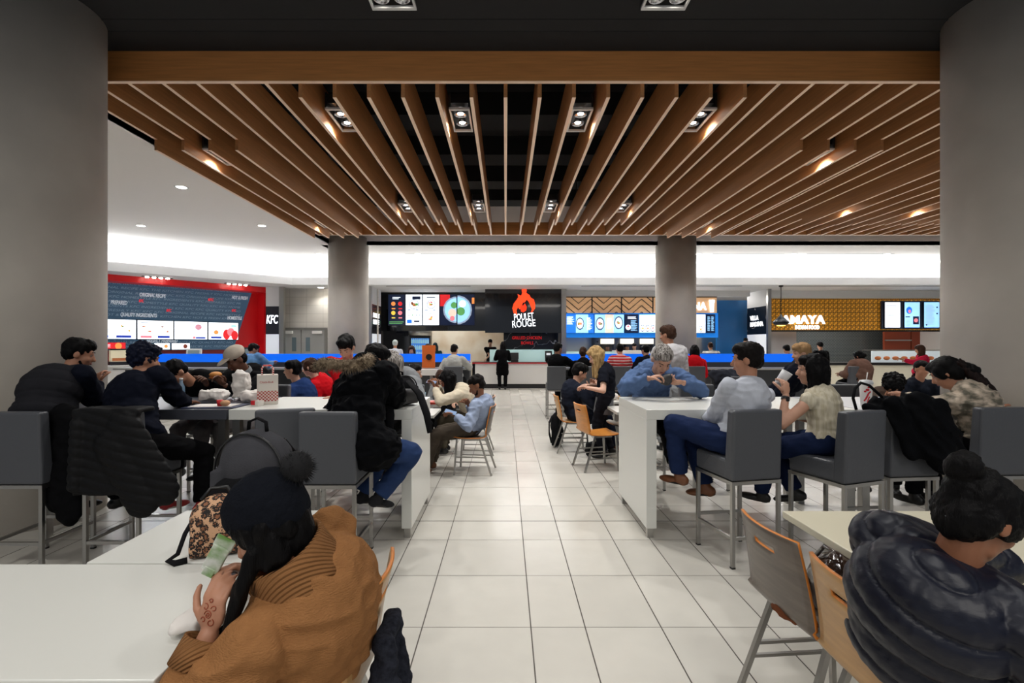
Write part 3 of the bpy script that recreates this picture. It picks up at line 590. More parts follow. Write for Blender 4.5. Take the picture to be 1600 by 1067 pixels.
menu = lambda s: [('l', .08, .85, .3, .08, 'gr')]+food(.16, .66, .075, 'o', 1.3)+food(.32, .42, .065, 'r', 1.3)+food(.68, .66, .07, 'br', 1.3)+food(.84, .42, .065, 'o', 1.3)+[('l', .44, .3, .12, .5, 'gr'), ('r', .08, .06, .3, .12, s), ('r', .55, .06, .34, .12, 'db')]
for k, (a, c) in enumerate(((140, 211), (213.5, 269), (271, 322), (324, 370))):
    s0, z0, _ = on_mural(a, 528.5); s1, z1, _ = on_mural(c, 528.5)
    it = menu('b' if k == 0 else 'p') if k < 2 else ([('c', .72, .7, .1, 1, 'p'), ('l', .58, .45, .3, .4, 'gr'), ('r', .55, .04, .08, .12, 'p'), ('r', .64, .04, .3, .1, 'db')] if k == 2 else [('l', .2, .6, .2, .25, 'p'), ('c', .25, .42, .08, 1, 'o'), ('r', .75, .75, .2, .12, 'lb'), ('r', .08, .06, .35, .12, 'db'), ('c', .6, .3, .12, 1.6, 'r'), ('c', .75, .45, .13, 1.2, 'p'), ('c', .88, .25, .12, 1.5, 'r')])
    screen(r, s1-s0, .57, 'w', it, (s0, -.12, 1.765))
for k, (a, c) in enumerate(((150, 195), (240, 264), (267, 295))):
    s0, z0, _ = on_mural(a, 546); s1, _, _ = on_mural(c, 546)
    pr = empty('promo_sign', (A.x+U.x*s0, A.y+U.y*s0, z0), ang, label='%s promo card with food picture under the menu screens' % ('red left', 'white middle', 'white right')[k], cat='poster', group='promo cards')
    screen(pr, s1-s0, .2, 'r' if k == 0 else 'w', [('c', .75, .5, .12, 1.2, 'o' if k < 2 else 'br'), ('l', .08, .3, .4, .45, 'w' if k == 0 else 'p')], (0, -.1, 0), name='card', bezel=.005)
for k, (a, y_) in enumerate(((236, 445), (357, 455))):
    s0, z0, _ = on_mural(a, y_); r = empty('track_light', (A.x, A.y, 0), ang, label='%s row of four small bright spots over the mural' % ('left', 'right')[k], cat='ceiling light')
    s1, _, _ = on_mural(a+10, y_)
    for q in range(4): MB().lathe((s0-.28+q*.17, -.9, 3.56), [(.045, 0), (.05, .03)]).build('lens', lampw, r)
    lamp('SPOT', (s0, -.85, 3.5), 90, r, (-.5, 0, 0), spot_size=2.0, spot_blend=.8, color=(.75, .9, 1), shadow_soft_size=.05)
    MB().box(s0-.4, s0+.36, -.96, -.84, 3.585, 3.6).build('trim', blk, r)
o = blade(-8.0, 16.9, 17.3, 'white and black pier with white letters beside the grey doors', M('black_matte', (22, 26, 38), .4), [], 1)
kf = empty('letter_sign', (zx(412, 16.6), 16.75, 0), label='narrow black panel lettered white beside the red wall', cat='sign')
wK = zx(433, 16.6)-zx(412, 16.6); bx('white_top', white_p, 0, wK, 0, .1, zz(478, 16.6), 3.6, kf); bx('black_panel', M('black_matte'), 0, wK, -.005, .1, zz(522, 16.6), zz(478, 16.6), kf); bx('white_base', M('lit_white'), 0, wK, 0, .1, 0, zz(522, 16.6), kf); bx('steel_edge', steel, wK, wK+.16, -.02, .12, 0, 3.6, kf)
text('KFC', .42, wl, kf, (.02, -.02, zz(505, 16.6)), shear=.15, width=18/FPX*16.6, bold=.004, ext=.012)
r = empty('service_counter', (A.x, A.y, 0), ang, label='white counter of the red shop in front of the mural', cat='counter')
bx('front', cab_w, -3.2, LEN-.3, -1.5, -.9, 0, .98, r); bx('top', cab_w, -3.3, LEN-.2, -1.6, -.85, .98, 1.02, r)
r = empty('heated_cabinet', (A.x+U.x*.35-U.y*-1.2, A.y+U.y*.35+U.x*-1.2, 1.02), ang, label='heated display cabinet with orange food left of the seated men', cat='food display')
bx('case', M('black_plastic'), -.45, .45, 0, .35, 0, .1, r); bx('case', M('black_plastic'), -.45, .45, 0, .35, .42, .46, r); bx('glass', M('warm_display', (200, 190, 160), .2, emit=.5), -.43, .43, .03, .3, .1, .42, r); bx('food', M('food_orange'), -.4, .4, 0, .03, .12, .2, r)
for k, (px_, lab) in enumerate(((302, 'white till with grey screen behind the boy in black'), (392, 'dark till at the right end of the red shop'))):
    D = 14.6; r = empty('cash_register', (zx(px_, D), D, 1.02 if k == 0 else 1.06), .2, label=lab, cat='cash register'); cm = cab_w if k == 0 else M('black_plastic')
    bx('body', cm, -.28, .28, 0, .4, 0, .1, r); mb = MB(); mb.obox((-.02, .1, .28), (.42, .05, .34), Matrix.Rotation(-.2, 3, 'X')); mb.build('casing', cm, r, bevel=.01)
    mb = MB(); mb.obox((-.02, .07, .285), (.32, .03, .24), Matrix.Rotation(-.2, 3, 'X')); mb.build('display', M('till_display', (110, 125, 130), .3, emit=.2), r)
# ---------------- high bars with the blue band ----------------
def hibar(x0, x1, lab):
    D = 11.2; r = empty('high_bar', ((x0+x1)/2, D, 0), label=lab, cat='bar counter'); w = (x1-x0)/2
    bx('cladding', grey_cab, -w, w, .1, .6, 0, 1.02, r); bx('countertop', M('grey_top', (165, 163, 158), .3), -w, w, -.25, .65, 1.02, 1.06, r); bx('steel_rail', dsteel, -w, w, .3, .36, 1.06, 1.18, r); bx('blue_screen', blue_glass, -w, w, .3, .34, 1.18, 1.375, r)
hibar(-8.9, zx(735, 11.5), 'long grey bar counter with blue band left of the aisle'); hibar(zx(877, 11.5), 7.3, 'long grey bar counter with blue band right of the aisle')
r = empty('bar_leaflet_stand', (-1.9, 11.1, 1.06), label='orange poster stand on the left bar counter', cat='poster')
bx('board', M('orange_card', (224, 108, 36), .6), -.02, .28, 0, .02, 0, .52, r); mb = MB(); mb.lathe((0, 0, 0), [(.07, 0), (.07, .01)]); o = mb.build('emblem', blk, r, loc=(.14, -.005, .25)); o.rotation_euler = (PI/2, 0, 0)
r = empty('bottle', (-1.42, 11.1, 1.06), label='clear green bottle on the left bar counter', cat='bottle'); MB().lathe((0, 0, 0), [(.04, 0), (.04, .16), (.015, .22), (.015, .25)]).build('glass', M('green_glass', (90, 190, 120), .2), r)
r = empty('small_cabinet', (zx(674, 10.6), 10.6, 0), label='white high shelf table under the left bar counter', cat='table'); bx('top', cab_w, -.25, .25, -.2, .2, .93, 1.05, r); bx('leg', steel, -.03, .03, -.03, .03, 0, .93, r)
# ---------------- furniture ----------------
leather = M('grey_leather', (74, 76, 81), .42, bump=.15, bscale=45, spec=.5); stain = M('stool_steel', (172, 170, 166), .3, 1.)
tabw = M('table_white', (214, 214, 208), .28); tabg = M('table_dark', (70, 72, 80), .35)
def make_stool():
    r = empty('bar_stool', (0, 0, 0)); w, d = .2, .225
    # local: faces +Y, origin at the centre of the footprint; backrest at -Y
    MB().box(-w+.001, w-.001, -d+.06, d, .622, .77).build('seat', leather, r, bevel=.022, bseg=3)
    mb = MB(); v = [(-w, -d-.002, .622), (w, -d-.002, .622), (w, -d+.1, .622), (-w, -d+.1, .622), (-w, -d-.02, 1.13), (w, -d-.02, 1.13), (w, -d+.06, 1.13), (-w, -d+.06, 1.13)]
    mb.add(v, [(3, 2, 1, 0), (4, 5, 6, 7), (0, 1, 5, 4), (1, 2, 6, 5), (2, 3, 7, 6), (3, 0, 4, 7)]); mb.build('backrest', leather, r, bevel=.018, bseg=3)
    MB().box(-w, w, -d, -d+.03, .595, .62).box(-w, w, d-.03, d, .595, .62).box(-w, -w+.03, -d+.0305, d-.0305, .595, .62).box(w-.03, w, -d+.0305, d-.0305, .595, .62).build('frame', stain, r)
    for sx in (-1, 1):
        for sy in (-1, 1):
            x = sx*(w-.014); y = sy*(d-.014); lg = MB().box(x-.013, x+.013, y-.013, y+.013, .01, .6).build('leg', stain, r, bevel=.002); MB().box(x-.014, x+.014, y-.014, y+.014, 0, .012).build('foot_pad', M('black_plastic'), lg)
    for z, a in ((.24, 'x+'), (.2, 'x-'), (.2, 'y-'), (.2, 'y+')):
        mb = MB()
        if a == 'x+': mb.box(-w+.02, w-.02, d-.024, d-.004, z, z+.022)
        elif a == 'x-': mb.box(-w+.02, w-.02, -d+.004, -d+.024, z, z+.022)
        elif a == 'y-': mb.box(-w+.004, -w+.024, -d+.02, d-.02, z, z+.022)
        else: mb.box(w-.024, w-.004, -d+.02, d-.02, z, z+.022)
        mb.build('footrest', stain, r)
    return r
stool0 = make_stool(); used = [False]
def stool(x, y, rz, lab, group=None):
    o = stool0 if not used[0] else copy_tree(stool0); used[0] = True
    o.location = (x, y, 0); o.rotation_euler = (0, 0, rz); tag(o, lab, 'bar stool', group or 'grey bar stools'); return o
R = math.radians
stool(-3.42, 3.58, 0, 'grey bar stool cut by the left edge, under the man in the dark vest')
stool(-2.76, 3.6, 0, 'bar stool hidden under a black quilted jacket')
stool(-1.66, 3.72, R(16), 'grey bar stool turned askew behind the foreground backpack')
stool(-1.24, 3.58, 0, 'grey bar stool seen square from behind, under the parka wearer')
stool(1.762, 3.69, R(11), 'grey bar stool under the man in the white shirt')
stool(2.47, 3.63, R(19), 'grey bar stool under the woman in the sleeveless blouse')
stool(2.99, 3.78, R(6), 'grey bar stool with a black coat thrown over its back')
stool(3.71, 3.82, R(2), 'grey bar stool cut by the right edge, behind the ponytailed woman')
for x, lab in ((-3.25, 'far side bar stool under the boy in the black t-shirt'), (-2.72, 'far side bar stool under the person in the pale cap'), (-1.8, 'far side bar stool under the man with the red collar'), (-1.15, 'far side bar stool under the grey haired woman')): stool(x, 5.45, PI, lab)
for x, lab in ((1.55, 'far side bar stool under the man in the blue shirt'), (2.25, 'empty far side bar stool right of the man in the blue shirt'), (4.0, 'far side bar stool under the curly haired man')): stool(x, 5.5, PI, lab)
for x, lab in ((-1.12, 'bar stool under the man in the pale sweater at the left bar'), (1.09, 'bar stool at the right bar beside the aisle'), (1.78, 'bar stool under the woman with brown tied hair'), (2.48, 'bar stool under the person in the red striped shirt'), (3.1, 'bar stool under the person in navy at the right bar'), (4.07, 'bar stool under the person in the red hoodie'), (7.55, 'bar stool beside the person in the brown hoodie'), (-5.3, 'bar stool under the person in denim')): stool(x, 10.55, 0, lab, 'bar stools along the blue bands')
stool(3.35, 7.4, R(-20), 'bar stool with a dark coat over it behind the blue shirt man')
def bar_table(x0, x1, y0, y1, lab, mat, panel_left, panel_right, nm='bar_table'):
    r = empty(nm, ((x0+x1)/2, (y0+y1)/2, 0), label=lab, cat='bar table'); w = (x1-x0)/2; d = (y1-y0)/2; t = .083
    bx('tabletop', mat, -w, w, -d, d, 1.065-t, 1.065, r, bevel=.003)
    for s, on in ((-1, panel_left), (1, panel_right)):
        if on:
            a, c = (-w, -w+t) if s < 0 else (w-t, w); bx('side_panel', mat, a, c, -d, d, .09, 1.065-t, r, bevel=.003)
            for y in (-d+.06, d-.06): bx('foot', stain, (a+c)/2-.025, (a+c)/2+.025, y-.025, y+.025, 0, .09, r)
        else:
            for y in (-d+.05, d-.05): bx('leg', stain, s*(w-.05)-.03, s*(w-.05)+.03, y-.03, y+.03, 0, 1.065-t, r)
    return r
bar_table(-2.27, -.77, 3.96, 4.93, 'white bar table with solid end panel left of the aisle', tabw, False, True)
bar_table(-3.86, -2.29, 3.96, 4.93, 'dark bar table where the two men in black lean', tabg, False, False)
bar_table(1.155, 2.9, 3.96, 4.93, 'white bar table with solid end panel right of the aisle', tabw, True, False)
bar_table(2.92, 4.2, 3.96, 4.93, 'pale grey bar table beside the right concrete column', M('table_grey', (190, 192, 196), .3), False, False)
def dining_table(x0, x1, y0, y1, lab, mat=None, z=.74):
    r = empty('dining_table', ((x0+x1)/2, (y0+y1)/2, 0), label=lab, cat='table'); w = (x1-x0)/2; d = (y1-y0)/2
    bx('tabletop', mat or tabw, -w, w, -d, d, z-.035, z, r, bevel=.004)
    bx('column', stain, -.035, .035, -.035, .035, .03, z-.035, r); MB().box(-.28, .28, -.03, .03, 0, .03).box(-.03, .03, -.28, .28, 0, .03).build('base', stain, r); return r
dining_table(-2.4, -.9, 1.237, 1.893, 'white dining table filling the lower left corner'); dining_table(-1.654, -.887, 1.905, 2.507, 'white dining table holding the backpack and leopard bag')
dining_table(1.43, 3.0, 1.15, 2.497, 'cream dining table beside the woman in the quilted jacket', M('table_cream', (208, 202, 180), .3))
dining_table(-1.65, -.87, 5.85, 6.5, 'small white table before the man reading his phone'); dining_table(-1.7, -.92, 6.85, 7.45, 'small table before the woman in the beige sweater'); dining_table(-3.9, -3.1, 5.95, 6.75, 'small white table left of the boy in the blue jacket')
dining_table(1.41, 2.15, 6.12, 6.76, 'small pale table touching the right bar table in view'); dining_table(1.38, 2.1, 7.25, 7.95, 'small pale table before the man in the dark suit')
oak = M('oak_ply', (180, 138, 86), .35, var=.13, vscale=2.2, vstretch=(2, 2, 16)); edge_o = M('ply_edge', (206, 124, 44), .4); walnut = M('walnut_ply', (100, 90, 81), .35, var=.22, vscale=2.2, vstretch=(2, 2, 16)); honey = M('honey_ply', (196, 128, 56), .3, var=.1, vscale=3, vstretch=(3, 1, 14))
def make_chair(ply, h=.84):
    r = empty('dining_chair', (0, 0, 0)); prof = []
    for i in range(7): t = i/6; prof.append((.21-.36*t, .455-.012*math.sin(t*PI)+.006*(1-t)))
    for i in range(1, 6): a = i/5*R(78); prof.append((-.15-.07*math.sin(a), .455+.07*(1-math.cos(a))))
    y0, z0 = prof[-1]; 
    nb = 14
    for i in range(1, nb+1): t = i/nb; prof.append((y0-.075*t**1.2, z0+(h-z0)*t))
    nv = 12; vs = []; fs = []; n = len(prof)
    for i, (y, z) in enumerate(prof):
        up = max(0, (z-.5)/(h-.5)); w = .215-.022*up if z > .5 else .215-.012*(i == 0)
        for j in range(nv+1): u = j/nv*2-1; vs.append((u*w, y-up*.0+(.035*(u*u))*(1 if z > .5 else 0)*(.5+.5*up), z+(0.008*u*u if z <= .5 else 0)))
    for i in range(n-1):
        zc = (prof[i][1]+prof[i+1][1])/2
        for j in range(nv):
            if i == n-5 and 4 <= j <= 7: continue
            a = i*(nv+1)+j; fs.append((a, a+1, a+nv+2, a+nv+1))
    mb = MB().add(vs, fs, 0, True); mb.build('shell', [ply, edge_o], r, solid=.013, rim=1)
    for sx in (-1, 1):
        mb = MB(); mb.bar((sx*.185, .16, .44), (sx*.2, .19, 0), .022, .022); mb.build('leg', stain, r); mb = MB(); mb.bar((sx*.175, -.12, .44), (sx*.2, -.27, 0), .022, .022); mb.build('leg', stain, r)
        for z in (.16, .22): mb = MB(); mb.bar((sx*.197, .178-(.22-z)*-.05, z), (sx*.193, -.12-.15*(1-z/.44), z), .014, .014); mb.build('stretcher', stain, r)
    MB().bar((-.18, .1, .435), (.18, .1, .435), .02).bar((-.18, -.11, .435), (.18, -.11, .435), .02).bar((-.18, .1, .435), (-.18, -.11, .435), .02).bar((.18, .1, .435), (.18, -.11, .435), .02).build('seat_frame', stain, r); return r
ch = {'oak': make_chair(oak), 'walnut': make_chair(walnut), 'honey': make_chair(honey)}; fresh = dict.fromkeys(ch, True)
def chair(kind, x, y, rz, lab):
    o = ch[kind] if fresh[kind] else copy_tree(ch[kind]); fresh[kind] = False
    o.location = (x, y, 0); o.rotation_euler = (0, 0, rz); tag(o, lab, 'chair', 'bent plywood dining chairs'); return o
chair('oak', -.69, 1.63, R(88), 'plywood chair seen edge-on behind the woman in the camel sweater')
chair('oak', 1.385, 1.59, R(-88), 'oak chair with a hand slot carrying the woman in the quilted jacket')
chair('walnut', 1.365, 2.06, R(-86), 'empty grey brown chair holding a patent handbag, nearest the aisle')
chair('oak', 2.62, 2.2, R(90), 'plywood chair cut by the right edge behind the bun haired woman')
chair('walnut', -.42, 6.1, R(84), 'brown chair under the man reading his phone')
chair('walnut', -.45, 7.15, R(90), 'chair under the woman in the beige sweater'); chair('oak', -2.6, 6.4, R(88), 'wooden chair under the boy in the blue jacket'); chair('oak', -2.45, 6.95, R(90), 'wooden chair under the woman in the red hoodie'); chair('oak', -1.5, 6.75, R(-90), 'wooden chair under the man in the blue jacket')
chair('oak', 2.36, 6.45, R(90), 'plywood chair under the person with the crossed leg'); chair('honey', 1.2, 6.27, R(-76), 'empty honey coloured chair beside the right bar table'); chair('oak', 1.02, 7.3, R(-88), 'plywood chair under the man in the dark suit')
# ---------------- people ----------------
SKINS = dict(light=(192, 146, 122), tan=(172, 122, 96), brown=(140, 92, 66), dark=(96, 62, 46), pale=(220, 175, 152))
def skin(k): return M('skin_'+k, SKINS[k], .5, var=.05, vscale=20, spec=.4)
def hairm(nm, c, c2=None): return M('hair_'+nm, c, .5, spec=.10, var=0 if c2 else .25, col2=c2, vscale=14, vstretch=(6, 6, .7), bump=.35, bscale=60, bstretch=(5, 5, .5))
hair_b = hairm('black', (9, 8, 9)); hair_br = hairm('brown', (60, 40, 30)); hair_g = hairm('grey', (74, 68, 64), (176, 170, 164)); hair_bl = hairm('blonde', (188, 158, 110), (150, 120, 80)); hair_dk = hairm('dark', (18, 14, 13))
eye_w = M('eye_white', (150, 140, 132), .3); eye_d = M('eye_dark', (30, 20, 16), .2); lip_m = M('lips', (150, 82, 76), .5)
def ik(a, t, l1, l2, pole):
    d = t-a; L_ = d.length
    if L_ > (l1+l2)*.995: t = a+d.normalized()*(l1+l2)*.995; d = t-a; L_ = d.length
    x = (l1*l1-l2*l2+L_*L_)/(2*L_); h = math.sqrt(max(0, l1*l1-x*x)); u = d.normalized(); p = pole-u*pole.dot(u)
    p = p.normalized() if p.length > 1e-4 else Vector((0, 0, -1))
    return a+u*x+p*h, t
def frame(z, xref):
    z = z.normalized(); x = (xref-z*xref.dot(z)).normalized(); return Matrix((x, z.cross(x), z)).transposed()
def hand(mb, w, d, pn, s, side, curl=.5, seg=8, near=True):
    """palm from wrist w along d, palm normal pn (towards the gripped thing), side +1 = thumb on x+"""
    d = d.normalized(); pn = (pn-d*pn.dot(d)).normalized(); x = d.cross(pn)*side
    Rm = Matrix((x, pn, d)).transposed()
    mb.ell(w+d*.045*s, (.040*s, .017*s, .055*s), Rm, 14, 9); mb.ell(w+d*.03*s+x*.018*s+pn*.006*s, (.02*s, .017*s, .032*s), Rm, 12, 8)
    for i, (o_, l) in enumerate(((.029, .073), (.010, .082), (-.010, .077), (-.028, .060))):
        p = w+d*.085*s+x*o_*s; a = .15; pts = [w+d*.06*s+x*o_*.9*s, p]; rr_ = [.0095*s, .0095*s]; c = curl*(1+.12*i)
        for k, f in enumerate((.45, .32, .23)):
            a += c*(.75, .9, .6)[k]; dr = d*math.cos(a)+pn*math.sin(a)+x*(o_*1.2)*(1-curl); p = p+dr.normalized()*l*f*s; pts.append(p); rr_.append((.0088, .008, .0065)[k]*s)
        mb.tube(pts, rr_, seg)
        mb.ell(pts[-1], (.0066*s,)*3, None, 8, 5)
    p = w+d*.02*s+x*.026*s; pts = [p]; rr_ = [.0115*s]
    for k, (f, q) in enumerate(((.04, .15), (.034, .5), (.026, .8))):
        dr = x*(.75-.25*k)+d*(.75)+pn*(q*curl*1.4); p = p+dr.normalized()*f*s; pts.append(p); rr_.append((.0115, .0105, .008)[k]*s)
    mb.tube(pts, rr_, seg); mb.ell(pts[-1], (.0082*s,)*3, None, 8, 5)
def person(xy, yaw, label, head, hp=(0, 0, 0), sit=None, H=1.68, bw=1., skn='tan', hair=('short', 'b'), top=None, pants=None, shoes=None, hl=None, hr=None, fl=None, fr=None, twist=0, hunch=.04, vox=None, curl=(.6, .6), polel=None, poler=None, beard=False, grp=None, eyes=True, hb=1., pz=None, wide=1., extra_top=None, palm=None):
    """world targets: head centre, hands (wrists), feet (ankles). yaw in degrees, 0 faces away from the camera."""
    root = empty('person', (xy[0], xy[1], 0), R(yaw), label, 'person', grp); Wm = Matrix.Translation((xy[0], xy[1], 0)) @ Matrix.Rotation(R(yaw), 4, 'Z'); Wi = Wm.inverted()
    loc = lambda p: Wi@Vector(p)
    s = H/1.7; dist = Vector((xy[0], xy[1])).length; vox = vox or (.006 if dist < 2.6 else .0085 if dist < 5.0 else .011 if dist < 8.2 else .016)
    X, Y, Z = Vector((1, 0, 0)), Vector((0, 1, 0)), Vector((0, 0, 1))
    pz = pz if pz else ((sit+.10*s) if sit is not None else .90*s); P = Vector((0, 0, pz))
    Hc = loc(head); Rh = Matrix.Rotation(R(hp[1]), 3, 'Z')@Matrix.Rotation(R(-hp[0]), 3, 'X')@Matrix.Rotation(R(hp[2]), 3, 'Y')
    up = (Rh@Z); hdir = (Hc-P).normalized()
    Nk = Hc-up*.085*s-hdir*.10*s-(Rh@Y)*.015
    T = (Nk-P); tl = T.length; tl0 = .52*s
    if tl > tl0*1.12 or tl < tl0*.8: print('torso', label[:40], round(tl/tl0, 2))
    td = T.normalized()
    Rt = Matrix.Rotation(R(twist), 3, 'Z'); fx = (Rt@X); fx = (fx-td*fx.dot(td)).normalized(); fy = td.cross(fx)
    Wt = P+T*.38-fy*hunch; C = P+T*.72-fy*hunch*1.1; SW = .175*s*bw*wide
    SL = Nk-fx*SW-td*.055*s-fy*.0; SR = Nk+fx*SW-td*.055*s
    uaL, faL = .285*s, .245*s; th, sh = .42*s, .41*s
    dl_ = lambda t, sx: loc(t) if t is not None else (Vector((sx*.16, .30 if sit is not None else .04, pz+.08 if sit is not None else pz-.12)) if sit is not None else Vector((sx*.24, .03, pz-.13)))
    HL, HR = dl_(hl, -1), dl_(hr, 1)
    EL, HL = ik(SL, HL, uaL, faL, Vector(polel) if polel else Vector((-.7, -.35, -.8))); ER, HR = ik(SR, HR, uaL, faL, Vector(poler) if poler else Vector((.7, -.35, -.8)))
    hipL, hipR = P+Vector((-.085*s*bw, .01, -.01)), P+Vector((.085*s*bw, .01, -.01))
    if sit is not None: dfl = lambda sx: Vector((sx*.12, .40*s, max(.09, pz-.55*s)))
    else: dfl = lambda sx: Vector((sx*.10, .0, .09))
    FL, FR = (loc(fl) if fl is not None else dfl(-1)), (loc(fr) if fr is not None else dfl(1))
    kp = Vector((0, 1, .35)) if sit is not None else Vector((0, 1, 0))
    KL, FL = ik(hipL, FL, th, sh, kp+Vector((-.15, 0, 0))); KR, FR = ik(hipR, FR, th, sh, kp+Vector((.15, 0, 0)))
    ft = Matrix((fx, fy, td)).transposed()
    # ----- skin -----
    b = MB(); hs = s*hb; E = lambda c, r: b.ell(Hc+Rh@(Vector(c)*hs), tuple(q*hs for q in r), Rh, 24, 16)
    E((0, -.012, .032), (.074, .094, .086)); E((0, .028, -.03), (.058, .062, .085)); E((0, .05, -.088), (.033, .032, .028)); E((-.032, .055, -.03), (.028, .03, .03)); E((.032, .055, -.03), (.028, .03, .03)); E((0, .03, -.075), (.05, .045, .04))
    b.cap(Hc+Rh@(Vector((0, .084, .012))*hs), Hc+Rh@(Vector((0, .106, -.028))*hs), .009*hs, .0145*hs); b.cap(Hc+Rh@(Vector((-.034, .075, .026))*hs), Hc+Rh@(Vector((.034, .075, .026))*hs), .014*hs, .014*hs)
    E((0, .083, -.060), (.024, .012, .010))
    for sx in (-1, 1): E((sx*.074, -.008, -.008), (.012, .022, .032)); b.cap(Hc+Rh@(Vector((sx*.03, .07, .012))*hs), Hc+Rh@(Vector((sx*.036, .07, .012))*hs), .010*hs, .01*hs)
    b.cap(Nk-td*.03, Hc-up*.05*s-(Rh@Y)*.012*s, .058*s, .054*s)
    b.ell(P, (.15*s*bw, .11*s*bw, .11*s), ft); b.ell(Wt, (.13*s*bw, .10*s*bw, .14*s), ft); b.ell(C, (.15*s*bw, .105*s*bw, .17*s), ft); b.cap(SL, SR, .048*s, .048*s); b.cap(P, C, .11*s*bw, .11*s*bw, ft, .8)
    for S_, E_, H_ in ((SL, EL, HL), (SR, ER, HR)): b.cap(S_, E_, .047*s, .039*s); b.cap(E_, H_, .038*s, .026*s)
    for h_, k_, f_ in ((hipL, KL, FL), (hipR, KR, FR)): b.cap(h_, k_, .072*s*bw, .052*s); b.cap(k_, f_, .05*s, .035*s)
    ex = MB(); tgt = b if vox <= .0065 else ex
    pal = palm or {}
    for H_, E_, sd, cu, kk in ((HL, EL, 1, curl[0], 'l'), (HR, ER, -1, curl[1], 'r')):
        d_ = (H_-E_).normalized(); d_ = (d_+loc(pal[kk+'d'])-loc((0, 0, 0))).normalized() if kk+'d' in pal else d_
        pn = (loc(pal[kk])-loc((0, 0, 0))) if kk in pal else (-Z*.8-X*.4*(-sd)*-1-Y*.2)
        hand(tgt, H_+d_*.01, d_, pn, s, sd, cu, 8)
    sk = skin(skn); body = blob('body', b, [sk], root, vox, 3, None, ex if ex.v else None)
    # ----- eyes, brows -----
    if eyes and dist < 9:
        for sx in (-1, 1):
            e = MB(); c = Hc+Rh@(Vector((sx*.030, .0755, .006))*hs); e.ell(c, (.0115*hs, .009*hs, .006*hs), Rh, 12, 8, 0); e.ell(c+Rh@Vector((0, .0068*hs, 0)), (.0050*hs, .0032*hs, .0050*hs), Rh, 10, 6, 1); e.build('eye', [eye_w, eye_d], root)
            br_ = MB(); br_.cap(Hc+Rh@(Vector((sx*.016, .094, .034))*hs), Hc+Rh@(Vector((sx*.048, .078, .036))*hs), .003*hs, .002*hs, None, 1, 8); br_.build('eyebrow', hair_dk, root)
        l = MB(); l.ell(Hc+Rh@(Vector((0, .0935, -.0605))*hs), (.021*hs, .006*hs, .0075*hs), Rh, 14, 8); l.build('lips', lip_m, root)
    # ----- hair -----
    kind, hc = hair; hm = dict(b=hair_b, br=hair_br, g=hair_g, bl=hair_bl, dk=hair_dk).get(hc, hc)
    hb_ = MB(); HE = lambda c, r: hb_.ell(Hc+Rh@(Vector(c)*hs), tuple(q*hs for q in r), Rh, 24, 16); HP = lambda p: Hc+Rh@(Vector(p)*hs)
    hv = max(vox*.9, .006); dsp = (lambda co, n: .010*nz((co[0], co[1], co[2]*.35), 34)+.004*nz(co, 90))
    if kind in ('short', 'curly', 'crop'):
        q = {'short': 1., 'crop': .4, 'curly': 1.6}[kind]*.010
        HE((0, -.022, .045), (.076+q, .093+q, .080+q)); HE((0, -.045, .0), (.073+q*.7, .062+q, .075)); HE((0, .028, .082), (.062+q, .055+q, .040+q))
        if kind == 'curly':
            dsp = lambda co, n: .022*nz(co, 42)
            rc = random.Random(4)
            for _ in range(26):
                a, e_ = rc.random()*2*PI, rc.random()*1.2+.1; HE((.085*math.cos(a)*math.cos(e_), -.02+.09*math.sin(a)*math.cos(e_), .05+.085*math.sin(e_)), (.022,)*3)
    else:
        HE((0, -.02, .045), (.086, .103, .090)); HE((0, -.045, -.01), (.084, .07, .09)); HE((0, .035, .085), (.064, .058, .036))
        for sx in (-1, 1): HE((sx*.066, .022, .02), (.024, .045, .065))
        if kind in ('long', 'bob'):
            zb = -.16 if kind == 'bob' else -.34; dwn = Matrix.Identity(3); vz = Rh.inverted()@Vector((0, 0, -1))
            for sx, y_, r_ in ((-1, -.02, .045), (1, -.02, .045), (-.5, -.07, .055), (.5, -.07, .055), (0, -.08, .055), (-.95, .02, .034), (.95, .02, .034)):
                a = Vector((sx*.062, y_, 0)); e_ = a+Vector((sx*.012, 0, 0))+vz*(abs(zb)*(1 if abs(sx) < .9 or kind == 'bob' else .8)); hb_.cap(HP(a), HP(e_), r_*hs, r_*(.85 if kind == 'bob' else .55)*hs)
        if kind == 'bun': HE((0, -.118, .10), (.050, .042, .045)); HE((0, -.085, .08), (.04, .04, .035))
        if kind == 'lowbun': HE((0, -.13, -.01), (.04, .035, .04))
        if kind == 'pony':
            hb_.cap(HP((0, -.11, .02)), HP((0, -.15, -.06)), .035*hs, .045*hs)
    if kind != 'none': blob('hair', hb_, [hm], root, hv, 3, dsp)
    if beard:
        bd = MB(); bd.ell(Hc+Rh@(Vector((0, .043, -.088))*hs), (.042*hs, .040*hs, .032*hs), Rh)
        for sx in (-1, 1): bd.cap(Hc+Rh@(Vector((sx*.055, .022, -.052))*hs), Hc+Rh@(Vector((sx*.034, .044, -.088))*hs), .010*hs, .016*hs)
        blob('beard', bd, [hm], root, hv, 3, lambda co, n: .003*nz(co, 90))
    # ----- top -----
    G = dict(P=P, W=Wt, C=C, N=Nk, SL=SL, SR=SR, EL=EL, ER=ER, HL=HL, HR=HR, KL=KL, KR=KR, FL=FL, FR=FR, H=Hc, Rh=Rh, fx=fx, fy=fy, td=td, ft=ft, s=s, root=root, loc=loc, hipL=hipL, hipR=hipR)
